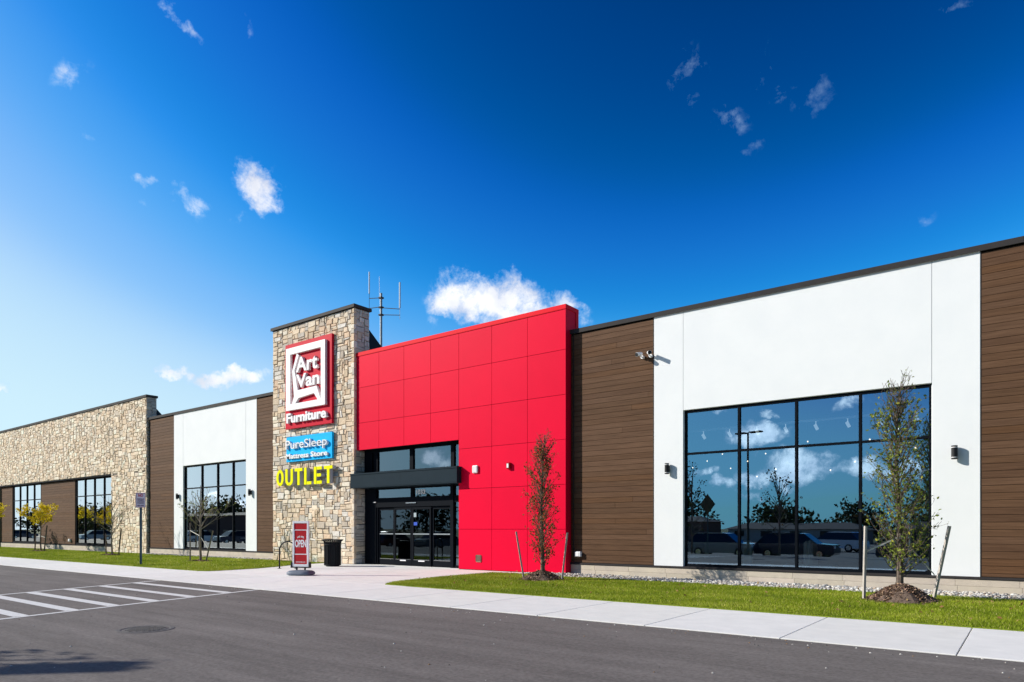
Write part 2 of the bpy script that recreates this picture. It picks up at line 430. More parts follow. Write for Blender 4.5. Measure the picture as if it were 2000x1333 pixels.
# asphalt with faint patches and streaks
def asphalt():
    m = bpy.data.materials.new('asphalt'); m.use_nodes = True; t = m.node_tree; b = t.nodes['Principled BSDF']
    b.inputs['Roughness'].default_value = .92; b.inputs['Specular IOR Level'].default_value = .2
    tcn = N(t, 'ShaderNodeTexCoord')
    n1 = N(t, 'ShaderNodeTexNoise'); n1.inputs['Scale'].default_value = .55; n1.inputs['Detail'].default_value = 8; n1.inputs['Roughness'].default_value = .65
    mp = N(t, 'ShaderNodeMapping'); mp.inputs['Rotation'].default_value = (0, 0, .4); mp.inputs['Scale'].default_value = (.5, 1.6, 1)
    t.links.new(tcn.outputs['Object'], mp.inputs[0]); t.links.new(mp.outputs[0], n1.inputs['Vector'])
    n2 = N(t, 'ShaderNodeTexNoise'); n2.inputs['Scale'].default_value = 22; n2.inputs['Detail'].default_value = 8; n2.inputs['Roughness'].default_value = .78; t.links.new(tcn.outputs['Object'], n2.inputs['Vector'])
    n3 = N(t, 'ShaderNodeTexVoronoi'); n3.inputs['Scale'].default_value = 150; t.links.new(tcn.outputs['Object'], n3.inputs['Vector'])
    r1 = N(t, 'ShaderNodeMapRange'); r1.inputs[1].default_value = .3; r1.inputs[2].default_value = .7; r1.inputs[3].default_value = 0; r1.inputs[4].default_value = 1; t.links.new(n1.outputs['Fac'], r1.inputs[0])
    mxa = N(t, 'ShaderNodeMix', data_type='RGBA'); mxa.inputs[6].default_value = (.128, .115, .108, 1); mxa.inputs[7].default_value = (.186, .168, .159, 1); t.links.new(r1.outputs[0], mxa.inputs[0])
    r2 = N(t, 'ShaderNodeMapRange'); r2.inputs[1].default_value = .3; r2.inputs[2].default_value = .7; r2.inputs[3].default_value = .62; r2.inputs[4].default_value = 1.38; t.links.new(n2.outputs['Fac'], r2.inputs[0])
    sc = N(t, 'ShaderNodeVectorMath', operation='SCALE'); t.links.new(mxa.outputs[2], sc.inputs[0]); t.links.new(r2.outputs[0], sc.inputs['Scale'])
    mp3 = N(t, 'ShaderNodeMapping'); mp3.inputs['Rotation'].default_value = (0, 0, -.05); mp3.inputs['Scale'].default_value = (.10, 1.5, 1); t.links.new(tcn.outputs['Object'], mp3.inputs[0])
    n5 = N(t, 'ShaderNodeTexNoise'); n5.inputs['Scale'].default_value = 1.6; n5.inputs['Detail'].default_value = 9; n5.inputs['Roughness'].default_value = .72; t.links.new(mp3.outputs[0], n5.inputs['Vector'])
    r5 = N(t, 'ShaderNodeMapRange'); r5.inputs[1].default_value = .38; r5.inputs[2].default_value = .62; r5.inputs[3].default_value = .84; r5.inputs[4].default_value = 1.10; t.links.new(n5.outputs['Fac'], r5.inputs[0])
    n6 = N(t, 'ShaderNodeTexVoronoi'); n6.inputs['Scale'].default_value = .55; t.links.new(tcn.outputs['Object'], n6.inputs['Vector'])
    r6 = N(t, 'ShaderNodeMapRange'); r6.inputs[1].default_value = .04; r6.inputs[2].default_value = .16; r6.inputs[3].default_value = .80; r6.inputs[4].default_value = 1.0; t.links.new(n6.outputs['Distance'], r6.inputs[0])
    sc2 = N(t, 'ShaderNodeVectorMath', operation='SCALE'); t.links.new(sc.outputs[0], sc2.inputs[0]); t.links.new(mth(t, 'MULTIPLY', r5.outputs[0], r6.outputs[0]), sc2.inputs['Scale'])
    t.links.new(sc2.outputs[0], b.inputs['Base Color'])
    bp = N(t, 'ShaderNodeBump'); bp.inputs['Strength'].default_value = .35; bp.inputs['Distance'].default_value = .004
    t.links.new(n3.outputs['Distance'], bp.inputs['Height']); t.links.new(bp.outputs[0], b.inputs['Normal'])
    return m
M_asph = asphalt()
M_soil = mat('soil', (.09, .075, .045), .95, var=(.12, .13, .03), scale=2)
M_turf = mat('turf', (.17, .24, .012), .95, var=(.28, .33, .03), scale=1.2, detail=8, bump=.5, bscale=60)

# ================================================================== SETTING
Mg = MB()
Mg.v = [(-1500,-1500,-.62),(1500,-1500,-.62),(1500,-1.7,-.62),(1500,-.2,-.07),(1500,1500,-.07),(-1500,1500,-.07),(-1500,-.2,-.07),(-1500,-1.7,-.62)]
Mg.f = [[0,1,2,7],[7,2,3,6],[6,3,4,5]]; Mg.c = [(1,1,1)]*3; Mg.m = [0]*3
tag(Mg.build('ground', M_soil), kind='structure')
Ma = MB()
x0, x1 = -260, 60
Ma.v = [(x0,-75,-.52),(x1,-75,-.52),(x1,-1.7,-.52),(x0,-1.7,-.52),(x1,-.3,-.012),(x0,-.3,-.012),(x1,9.64,-.012),(x0,9.64,-.012)]
Ma.f = [[0,1,2,3],[3,2,4,5],[5,4,6,7]]; Ma.c = [(1,1,1)]*3; Ma.m = [0]*3
tag(Ma.build('parking_lot', M_asph), kind='structure')
# sidewalk slabs with open joints over a dark sealant bed
sw = MB()
def slabs(xs, ys, gap=.007):
    for i in range(len(xs)-1):
        for j in range(len(ys)-1):
            k = rnd.uniform(.955, 1.03)
            a, b2, c2, d2 = xs[i]+gap, xs[i+1]-gap, ys[j]+gap, ys[j+1]-gap
            sw.bbox(a, b2, c2, d2, -.10, 0, .004, (k, k, k*rnd.uniform(.985, 1.01)))
xs = [-.70+2.03*k for k in range(-45, 8)]
slabs(xs, [9.65, 12.40])
px_ = [-24.3, -22.42, -20.4, -18.36, -16.32, -14.35, -12.9]
slabs(px_, [12.40, 14.55, 16.7, 18.78])
slabs([-22.42, -19.6, -16.76], [18.78, 19.30])
sw.build('sidewalk', M_conc)
tag(bpy.data.objects['sidewalk'], kind='structure')
bed = MB(); bed.box(-92, 14, 9.66, 12.39, -.11, -.02); bed.box(-24.3, -12.95, 12.39, 19.3, -.11, -.02)
tag(bed.build('pavement_bed', M_concdark), kind='structure')
# crosswalk painting
cw = MB()
def stripe(p, q, w, z=-.008):
    p = Vector((*p, 0)); q = Vector((*q, 0)); d = (q-p).normalized(); n_ = Vector((-d.y, d.x, 0))*w/2
    b = len(cw.v)
    cw.v += [(*(p-n_).xy, z), (*(q-n_).xy, z), (*(q+n_).xy, z), (*(p+n_).xy, z)]
    cw.face([b, b+1, b+2, b+3])
stripe((-20.13, 9.60), (-17.0, .6), .13); stripe((-15.17, 9.60), (-12.65, 0.2), .13)
def xl(y): return -20.13+(9.6-y)*.3478
def xr(y): return -15.17+(9.6-y)*.268
for y in (8.75, 7.74, 6.82, 5.93, 5.13, 4.26, 3.4, 2.5):
    stripe((xl(y)+.07, y+.02), (xr(y)-.07, y-.02), .24)
tag(cw.build('crosswalk_marking', M_paint), kind='structure')
# lawns
LR = [(9, 12.41), (9, 17.66), (-11.4, 17.70), (-12.3, 17.9), (-13.1, 18.05), (-14.42, 17.9), (-14.47, 15.9), (-14.33, 14.4), (-14.1, 13.1), (-13.7, 12.43)]
LL = [(-90, 12.41), (-23.3, 12.41), (-22.93, 12.55), (-22.85, 12.9), (-23.0, 14.5), (-23.55, 15.9), (-24.1, 16.9), (-24.3, 18.62), (-28.4, 18.62), (-28.7, 18.95), (-41.2, 18.95), (-41.5, 18.8), (-90, 18.8)]
lw = MB(); lw.slab(LR, -.04, .012); lw.slab(LL, -.04, .012)
tag(lw.build('lawn', M_turf), kind='structure')

def pip(px, py, poly):
    inside = np.zeros(px.shape, bool); n = len(poly)
    for i in range(n):
        x1_, y1_ = poly[i]; x2_, y2_ = poly[(i+1) % n]
        cnd = ((y1_ > py) != (y2_ > py)) & (px < (x2_-x1_)*(py-y1_)/((y2_-y1_) or 1e-9)+x1_)
        inside ^= cnd
    return inside
def grass(name, poly, xlim, n, w, h, seed):
    g = np.random.default_rng(seed)
    ys_ = [p[1] for p in poly]
    x = g.uniform(xlim[0], xlim[1], n); y = g.uniform(min(ys_), max(ys_), n)
    k = pip(x, y, poly); x = x[k]; y = y[k]; n = len(x)
    a = g.uniform(0, 6.283, n); hh = h*g.uniform(.55, 1.25, n); la = g.uniform(0, 6.283, n); ll = hh*g.uniform(.1, .7, n)
    dx = np.cos(a)*w/2*g.uniform(.6, 1.3, n); dy = np.sin(a)*w/2
    V = np.empty((n, 3, 3), np.float32)
    V[:, 0] = np.stack([x-dx, y-dy, np.full(n, .008)], 1); V[:, 1] = np.stack([x+dx, y+dy, np.full(n, .008)], 1)
    V[:, 2] = np.stack([x+np.cos(la)*ll, y+np.sin(la)*ll, .01+hh], 1)
    me = bpy.data.meshes.new(name)
    me.vertices.add(n*3); me.vertices.foreach_set('co', V.reshape(-1))
    me.loops.add(n*3); me.loops.foreach_set('vertex_index', np.arange(n*3, dtype=np.int32))
    me.polygons.add(n); me.polygons.foreach_set('loop_start', np.arange(0, n*3, 3, dtype=np.int32)); me.polygons.foreach_set('loop_total', np.full(n, 3, np.int32))
    me.update(); me.validate()
    patch = .5+.36*np.sin(x*1.3+np.sin(y*2.1)*1.5)*np.sin(y*1.7+np.cos(x*.7)*2)+g.normal(0, .17, n)
    t = np.clip(patch, 0, 1)
    t = np.where(g.random(n) < .05, 1.0, t*.75)
    col = np.ones((n, 3, 4), np.float32); col[:, :, 0] = t[:, None]; col[:, :, 1] = t[:, None]
    at = me.color_attributes.new('tone', 'FLOAT_COLOR', 'CORNER'); at.data.foreach_set('color', col.reshape(-1))
    me.materials.append(M_grass)
    o = bpy.data.objects.new(name, me); COL.objects.link(o)
    return o
tag(grass('grass', LR, (-14.6, 2.0), 190000, .013, .042, 1), 'mown green grass strip in front of the large right hand window', 'grass', kind='stuff')
tag(grass('grass', LL, (-66, -22.8), 110000, .03, .045, 2), 'mown green grass strip left of the entrance paving', 'grass', kind='stuff')
# pebbles
def pebbles(name, x0, x1, yfun, n, size, seed):
    r = random.Random(seed); mb = MB()
    t_ = (1+5**.5)/2
    iv = [Vector(v).normalized() for v in ((-1,t_,0),(1,t_,0),(-1,-t_,0),(1,-t_,0),(0,-1,t_),(0,1,t_),(0,-1,-t_),(0,1,-t_),(t_,0,-1),(t_,0,1),(-t_,0,-1),(-t_,0,1))]
    fc = [(0,11,5),(0,5,1),(0,1,7),(0,7,10),(0,10,11),(1,5,9),(5,11,4),(11,10,2),(10,7,6),(7,1,8),(3,9,4),(3,4,2),(3,2,6),(3,6,8),(3,8,9),(4,9,5),(2,4,11),(6,2,10),(8,6,7),(9,8,1)]
    for _ in range(n):
        x = r.uniform(x0, x1); ya, yb = yfun(x); y = r.uniform(ya, yb)
        s = size*r.uniform(.6, 1.5); e = Vector((s*r.uniform(.8, 1.5), s*r.uniform(.7, 1.1), s*r.uniform(.5, .8)))
        rot = Matrix.Rotation(r.uniform(0, 6.28), 3, 'Z') @ Matrix.Rotation(r.uniform(-.4, .4), 3, 'X')
        g = r.choice([(.52,.50,.46),(.66,.64,.60),(.36,.36,.36),(.24,.25,.27),(.56,.50,.42),(.42,.33,.26),(.72,.70,.66)])
        k = r.uniform(.8, 1.1); g = tuple(q*k for q in g)
        z = r.uniform(-.01, .035); b = len(mb.v)
        for v in iv:
            p = rot @ Vector((v.x*e.x, v.y*e.y, v.z*e.z)); mb.v.append((x+p.x, y+p.y, z+p.z))
        for f_ in fc: mb.face([b+i for i in f_], g)
    return mb.build(name, mat('pebble', (1, 1, 1), .7, attr=True, var=(.85, .85, .85), scale=30), smooth=True)
pb = MB(); pb.box(-12.08, 9, 17.43, 19.2, -.05, .006); pb.box(-41.2, -28.4, 18.55, 19.2, -.05, .02)
tag(pb.build('gravel_bed', mat('grit', (.22, .21, .19), .95, var=(.14, .13, .12), scale=30)), kind='structure')
tag(pebbles('gravel', -13.2, 1.5, lambda x: (17.62+.06*math.sin(x*2.3), 18.95) if x > -12.0 else (18.0, 18.78), 9000, .035, 4), 'white and grey river pebbles along the pale base of the right wing', 'gravel', kind='stuff')
tag(pebbles('gravel', -41.0, -28.5, lambda x: (18.62+.05*math.sin(x*2.1), 19.02), 2400, .04, 5), 'pale river pebbles along the base between the stone wing and the tower', 'gravel', kind='stuff')
ag = MB(); r_ = random.Random(91)
for _ in range(420):
    x = r_.uniform(-22, 1); y = 9.6-abs(r_.gauss(0, .35)) if r_.random() < .6 else r_.uniform(2.2, 9.5)
    q = r_.uniform(.005, .017); k = r_.choice([(.5, .48, .44), (.3, .28, .26), (.12, .11, .10), (.25, .15, .08)])
    a_ = r_.uniform(0, 3); c_, s_ = math.cos(a_)*q, math.sin(a_)*q
    b = len(ag.v); ag.v += [(x-c_, y-s_, -.012), (x+s_, y-c_, -.012), (x+c_*1.4, y+s_*1.4, -.012), (x-s_, y+c_, -.012), (x, y, -.012+q*.9)]
    for f_ in ((0, 1, 4), (1, 2, 4), (2, 3, 4), (3, 0, 4)): ag.face([b+i for i in f_], k)
tag(ag.build('loose_grit', mat('grit_stone', (1, 1, 1), .9, attr=True)), 'scattered grit and crumbs lying on the asphalt along the pavement edge', 'grit', kind='stuff')
# manhole
mh = thing('manhole_cover', (-10.56, 4.82, -.012), 'round iron manhole cover set in the asphalt', 'manhole cover')
a = MB(); a.lathe((-10.56, 4.82, -.013), [(.40, .003), (.395, .006), (.38, .008), (.335, .008), (.325, .001), (.32, -.004)], 40); a.build('ring', M_iron, mh)
a = MB(); a.lathe((-10.56, 4.82, -.013), [(.305, -.004), (.305, .005), (.30, .007)], 40)
for i in range(-4, 5):
    for j in range(-4, 5):
        if i*i+j*j < 18: a.box(-10.56+i*.062-.02, -10.56+i*.062+.02, 4.82+j*.062-.02, 4.82+j*.062+.02, -.004, .001)
a.build('lid', M_iron, mh)

# ================================================================== BUILDING
B = thing('store_building', (-20, 19.3, 0), 'long retail store with red entrance block, stone tower and brown and white wall panels', 'store')
YM = 19.1
# ---- roof, rear and side shell
a = MB(); a.box(-79.9, 8.9, 19.6, 60, 7.1, 7.3); a.build('roof', M_roofm, B)
a = MB(); a.box(-80, -79.8, 19.6, 60, -.05, 7.8); a.box(8.9, 9.1, 19.12, 60, -.05, 7.8); a.box(-79.8, 8.9, 59.8, 60, -.05, 7.8)
a.build('rear_wall', M_white_in, B)
# ---- masonry core behind the claddings, around the openings
core = MB()
def core_wall(x0, x1, y0, y1, z0, z1, holes):
    core = MB()
    hs = sorted(holes); x = x0
    for (a0, a1, b0, b1) in hs:
        core.box(x, a0, y0, y1, z0, z1)
        if b0 > z0: core.box(a0, a1, y0, y1, z0, b0)
        core.box(a0, a1, y0, y1, b1, z1); x = a1
    core.box(x, x1, y0, y1, z0, z1)
    core.build('core_wall', M_dark, B)
WR = (-8.157, -1.884, .33, 4.985); WL = (-37.40, -31.20, .33, 4.96)
core_wall(-12.3, 8.9, 19.16, 19.5, -.1, 7.9, [WR])
core_wall(-41.3, -28.3, 19.16, 19.5, -.1, 7.9, [WL])
core_wall(-79.8, -41.5, 19.20, 19.5, -.1, 9.2, [(-71.6, -67.2, .33, 4.86), (-64.25, -58.35, .33, 4.86), (-52.1, -46.2, .33, 4.86)])
# ---- wood siding
WOODC = [(0.1575, 0.0855, 0.0482), (0.1659, 0.0912, 0.0525), (0.1491, 0.0817, 0.0464), (0.1701, 0.095, 0.0568), (0.1449, 0.0789, 0.0464), (0.1617, 0.0836, 0.043)]
def wood(x0, x1, z0, z1, y=YM, seed=1, back=.04):
    r = random.Random(seed); mb = MB(); ph = .168; z = z1
    while z > z0+.01:
        zb = max(z-ph, z0); x = x0-r.uniform(0, 6)
        while x < x1:
            L = 7.3; a0, a1 = max(x, x0), min(x+L, x1)
            if a1-a0 > .03:
                c = r.choice(WOODC); k = r.uniform(.82, .92); dy = r.uniform(-.0012, .0012)
                mb.bbox(a0+.0015, a1-.0015, y+dy, y+back, zb+.0045, z-.003, .003, tuple(q*k for q in c))
            x += L
        z = zb
    return mb.build('wood_siding', M_wood, B)
for i, (a0, a1) in enumerate([(-11.96, -9.115), (-.905, 8.88), (-41.28, -38.44), (-30.228, -28.33)]):
    wood(a0, a1, .385, 7.86, seed=10+i)
wood(-12.08, -11.975, .385, 7.86, y=YM+.02, seed=31, back=.02)
wood(-66.9, -64.33, .40, 4.80, y=19.13, seed=21); wood(-58.27, -52.18, .40, 4.80, y=19.13, seed=22); wood(-78, -71.7, .40, 4.8, y=19.13, seed=23)
# edge trims between wood and white, and in the corner by the red block
for x in (-9.112, -.910, -38.437, -30.231): MB().box(x-.014, x+.004, YM-.004, YM+.06, .385, 7.9).build('edge_trim', M_cap, B)
MB().box(-11.975, -11.958, YM-.03, YM+.06, .385, 7.9).build('edge_trim', M_cap, B); MB().box(-41.30, -41.282, YM-.02, YM+.06, .385, 7.9).build('edge_trim', M_cap, B)
# ---- white render panels
def white(x0, x1, w):
    mb = MB(); y0, y1 = YM-.012, YM+.05
    mb.bbox(x0, w[0]-.008, y0, y1, .365, 7.93, .004); mb.bbox(w[1]+.008, x1, y0, y1, .365, 7.93, .004)
    mb.bbox(w[0]+.004, w[1]-.004, y0, y1, w[3], 7.93, .004)
    # reveals of the opening
    mb.box(w[0]-.008, w[0]+.012, YM+.052, 19.28, .365, w[3]); mb.box(w[1]-.012, w[1]+.008, YM+.052, 19.28, .365, w[3])
    mb.box(w[0]+.012, w[1]-.012, YM+.052, 19.28, w[3]-.005, w[3]+.02)
    return mb.build('white_panel', M_white, B)
white(-9.095, -.927, WR); white(-38.42, -30.25, WL)
# fine grey joints beside and above the window
M_joint = mat('joint_grey', (.55, .56, .57), .9)
for x in (WR[0], WR[1], WL[0], WL[1]): MB().box(x-.008, x+.004, YM-.006, YM+.045, 4.99, 7.92).build('control_joint', M_joint, B)
# ---- metal sill band and cast stone base
def band(x0, x1, y, z0=.318, z1=.385):
    mb = MB(); mb.box(x0, x1, y-.045, y+.03, z0+.012, z1-.022); mb.box(x0, x1, y-.03, y+.035, z1-.0215, z1-.004); mb.box(x0, x1, y-.035, y+.02, z0, z0+.0115)
    return mb.build('sill_band', M_cap, B)
def base(x0, x1, y, seed):
    r = random.Random(seed); mb = MB(); zs = [-.05, .155, .318]
    for j in range(2):
        x = x0 - r.uniform(0, .6)
        while x < x1:
            L = 1.22; a0, a1 = max(x, x0), min(x+L, x1)
            k = r.uniform(.92, 1.05)
            if a1-a0 > .02: mb.bbox(a0+.002, a1-.002, y, y+.1, zs[j]+.0015, zs[j+1]-.0015, .004, (k, k*r.uniform(.98, 1.01), k*r.uniform(.96, 1.01)))
            x += L
    return mb.build('stone_base', M_base, B)
for i, (x0, x1) in enumerate([(-12.07, 8.88), (-41.28, -28.34)]):
    band(x0, x1, YM); base(x0, x1, YM-.02, 40+i)
band(-66.95, -46.2, 19.12); base(-66.95, -46.2, 19.08, 44); band(-78, -71.6, 19.12); base(-78, -66.96, 19.09, 45)
# ---- roof edge caps
def capx(x0, x1, y0, y1, z0, z1, m=None, name='coping', **k):
    mb = MB(); mb.bbox(x0, x1, y0, y1, z0, z1, .006); mb.box(x0+.004, x1-.004, y0-.008, y0-.0005, z0-.014, z0+.006)
    for q in range(int((x1-x0)/3.0)):
        xq = x0+3.0*(q+1)-rnd.uniform(0, .4)
        if xq < x1-.3: mb.box(xq-.004, xq+.004, y0-.003, y0+.004, z0+.008, z1-.007)
    return mb.build(name, m or M_cap, B)
capx(-12.09, 8.95, 19.045, 19.55, 7.905, 8.035); capx(-41.42, -28.33, 19.045, 19.55, 7.905, 8.035)

# ---- stone cladding made of individual stones
PAL_T = [(0.717, 0.57, 0.407), (0.778, 0.631, 0.468), (0.682, 0.56, 0.421), (0.826, 0.711, 0.564), (0.617, 0.56, 0.486), (0.762, 0.713, 0.647), (0.77, 0.574, 0.411), (0.873, 0.792, 0.661), (0.571, 0.489, 0.399), (0.728, 0.63, 0.499), (0.816, 0.653, 0.49)]
PAL_W = [(0.815, 0.673, 0.501), (0.869, 0.737, 0.565), (0.785, 0.623, 0.451), (0.901, 0.789, 0.637), (0.737, 0.585, 0.433), (0.842, 0.7, 0.538), (0.92, 0.828, 0.686), (0.723, 0.622, 0.5)]
def stones(mb, w, h, place, pal, seed, keep=None, cell=.105, big=4, clip=None):
    # packs irregular squared stones on a w x h wall; place(u, v, out) -> world point
    r = random.Random(seed); nx, nz = max(1, round(w/(cell*1.22))), max(1, round(h/cell)); cx, cz = w/nx, h/nz
    occ = [[False]*nx for _ in range(nz)]
    def jit(i, j):
        q = random.Random(i*7919+j*104729+seed)
        jx = 0 if i in (0, nx) else q.uniform(-.036, .036); jz = 0 if j in (0, nz) else q.uniform(-.024, .024)
        return i*cx+jx, j*cz+jz
    for j in range(nz):
        for i in range(nx):
            if occ[j][i]: continue
            W_ = r.choice([1,2,2,3,3,3,4,4][:(8 if big > 3 else 5)]); H_ = r.choice([1,1,2,2,2,2,3])
            if W_ == 1 and H_ == 1: H_ = 2
            ww = 0
            while ww < W_ and i+ww < nx and not occ[j][i+ww]: ww += 1
            H_ = min(H_, nz-j)
            if ww == 1 and H_ == 1: H_ = min(2, nz-j)
            hh = 1
            while hh < H_ and all(not occ[j+hh][i+q] for q in range(ww)): hh += 1
            for b_ in range(hh):
                for q in range(ww): occ[j+b_][i+q] = True
            P4 = [jit(i, j), jit(i+ww, j), jit(i+ww, j+hh), jit(i, j+hh)]
            cu = sum(p[0] for p in P4)/4; cv = sum(p[1] for p in P4)/4
            if keep and not keep(cu, cv): continue
            if clip: P4 = [clip(cu, cv, p) for p in P4]; cu = sum(p[0] for p in P4)/4; cv = sum(p[1] for p in P4)/4
            def ins(p, d):
                du, dv = cu-p[0], cv-p[1]
                return p[0]+math.copysign(min(d, abs(du)*.6), du), p[1]+math.copysign(min(d, abs(dv)*.6), dv)
            g = r.uniform(.007, .012); e1 = [ins(p, g) for p in P4]; e2 = [ins((p[0]+r.uniform(-.006, .006), p[1]+r.uniform(-.006, .006)), g+.02) for p in P4]
            o = r.uniform(.02, .052); tl = [r.uniform(-.007, .007) for _ in range(4)]
            b = len(mb.v)
            mb.v += [place(*p, -.02) for p in e1]+[place(*p, o-.016) for p in e1]+[place(*p, o+t_) for p, t_ in zip(e2, tl)]
            c = r.choice(pal); k = r.uniform(.90, 1.08); c = tuple(min(q*k, .9) for q in c)
            for z in range(4):
                z2 = (z+1) % 4
                mb.face([b+z, b+z2, b+4+z2, b+4+z], c); mb.face([b+4+z, b+4+z2, b+8+z2, b+8+z], c)
            mb.face([b+8, b+9, b+10], c); mb.face([b+8, b+10, b+11], c)
# tower
TX0, TX1, TY = -28.30, -22.50, 18.72
a = MB(); a.box(TX0+.02, TX1-.02, TY+.012, 19.52, -.05, 10.74); a.build('tower_core', M_mortar, B)
a = MB()
stones(a, TX1-TX0, 10.72, lambda u, v, o: (TX0+u, TY+.01-o, v), PAL_T, 3)
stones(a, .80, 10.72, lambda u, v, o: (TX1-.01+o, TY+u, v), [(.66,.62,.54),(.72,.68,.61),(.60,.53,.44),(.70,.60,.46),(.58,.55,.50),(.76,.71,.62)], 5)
stones(a, .80, 10.72, lambda u, v, o: (TX0+.01-o, 19.52-u, v), PAL_T, 6)
stones(a, TX1-TX0, 2.6, lambda u, v, o: (TX1-u, 19.51+o, 8.1+v), PAL_T, 8)
# corner quoins
zz = 0; r_ = random.Random(4)
while zz < 10.7:
    hq = r_.choice([.2, .24, .3, .16]); hq = min(hq, 10.72-zz)
    c = r_.choice(PAL_T[:5]+PAL_T[6:9]); L1 = r_.uniform(.08, .2)
    a.bbox(TX1-L1, TX1+.045, TY-.045, TY+r_.uniform(.06, .14), zz+.008, zz+hq-.006, .02, c); zz += hq
a.build('stone_cladding', M_stone, B)
mb = MB(); mb.bbox(TX0-.09, TX1+.09, TY-.09, 19.60, 10.745, 10.87, .006); mb.box(TX0-.08, TX1+.08, TY-.1, TY-.091, 10.73, 10.76); mb.build('coping', M_cap, B)
# wing
SX0, SX1, SY = -80, -41.42, 18.98
HOLE = [(-66.95, -46.15, -.1, 4.92), (-78.5, -71.6, -.1, 4.92)]
def keepw(u, v):
    X = SX0+u
    return not any(h0 < X < h1 and v < h3 for h0, h1, h2, h3 in HOLE)
def clipw(cu, cv, p):
    u, v = p
    if cv > 4.92: return (u, max(v, 4.925))
    for h0, h1, h2, h3 in HOLE:
        if SX0+cu >= h1 and u < h1-SX0 and cu < h1-SX0+1.2: return (h1-SX0, v)
        if SX0+cu <= h0 and u > h0-SX0: return (h0-SX0, v)
    return p
a = MB()
stones(a, SX1-SX0, 9.24, lambda u, v, o: (SX0+u, SY+.01-o, v), PAL_W, 11, keepw, clip=clipw)
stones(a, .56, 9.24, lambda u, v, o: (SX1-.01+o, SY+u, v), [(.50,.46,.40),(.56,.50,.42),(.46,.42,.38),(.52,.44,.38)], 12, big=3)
a.build('stone_cladding', M_stone, B)
a = MB(); a.box(-46.15, SX1-.02, SY+.012, 19.195, -.05, 4.92); a.box(SX0, SX1-.02, SY+.012, 19.195, 4.92, 9.24); a.box(-71.6, -66.95, SY+.012, 19.195, -.05, 4.92)
a.box(SX0, SX1-.02, 19.51, 19.54, 7.3, 9.24)
a.build('stone_backing', M_mortar, B)
a = MB(); a.bbox(SX0, SX1+.07, SY-.07, 19.60, 9.245, 9.375, .006); a.box(SX0, SX1+.06, SY-.08, SY-.071, 9.23, 9.26); a.build('coping', M_cap, B)
a = MB(); a.box(-66.94, -46.16, SY-.01, 19.19, 4.84, 4.918); a.build('lintel', M_frame, B)
# sloping braces behind the two parapets
for x0, x1, yz in ((-23.1, -22.62, [(19.61, 10.05), (20.95, 8.95), (19.61, 8.0)]), (-42.1, -41.62, [(19.61, 8.68), (20.5, 7.8), (19.61, 7.4)])):
    a = MB(); a.v = [(x0, y, z) for y, z in yz]+[(x1, y, z) for y, z in yz]
    for q in ([0, 1, 2], [5, 4, 3], [0, 3, 4, 1], [1, 4, 5, 2], [2, 5, 3, 0]): a.face(q)
    a.build('parapet_brace', M_canopy, B, fixn=True)

# ---- red entrance block
RX0, RX1, RY = -22.455, -12.087, 18.8
a = MB(); a.box(-16.73, RX1-.02, RY+.02, 19.50, -.03, 8.7); a.box(RX0+.01, -16.73, RY+.02, 19.50, 4.80, 8.7)
a.build('block_core', mat('red_backing', (.10, .001, .006), .8), B)
XJ = [RX0, -21.08, -19.63, -18.18, -16.745, -15.19, -13.63, RX1]
ZJ = [.01, 1.471, 2.942, 4.412, 5.883, 7.354, 8.672]
mb = MB(); g = .006
for i in range(7):
    for j in range(6):
        z0, z1 = ZJ[j], ZJ[j+1]
        if i < 4:
            if j < 3: continue
            if j == 3: z0 = 4.755
        k = rnd.uniform(.97, 1.03)
        mb.bbox(XJ[i]+(g if i else 0), XJ[i+1]-(g if i < 6 else 0), RY+rnd.uniform(0, .0015), RY+.03, z0+g, z1-g, .003, (k, k, k))
    
mb.build('red_panel', M_red, B)
mb = MB(); mb.bbox(RX1+.0005, RX1+.003, RY+.003, 19.48, .01, 8.67, .0005, (.999, 1, 1))
mb.box(RX1-.02, RX1+.0015, RY+.032, 19.50, .0, 8.68)
mb.build('side_panel', M_red, B)
mb = MB(); mb.bbox(RX0, RX1+.022, RY-.022, 19.58, 8.685, 8.83, .004); mb.box(RX1+.004, RX1+.02, 19.40, 19.57, 8.04, 8.684)
mb.box(RX0, RX1+.016, RY-.016, RY-.002, 8.673, 8.6845)
mb.build('coping', M_redcap, B)
# soffit and jambs of the entrance opening
mb = MB(); mb.box(RX0+.012, -16.752, RY+.025, 19.6, 4.756, 4.795); mb.box(-16.744, -16.732, RY+.031, 19.5, 0, 4.75)
mb.build('opening_lining', M_frame, B)
mb = MB(); mb.box(-16.7442, -16.734, RY+.0005, RY+.03, 0.012, 4.75); mb.build('corner_trim', M_redcap, B)

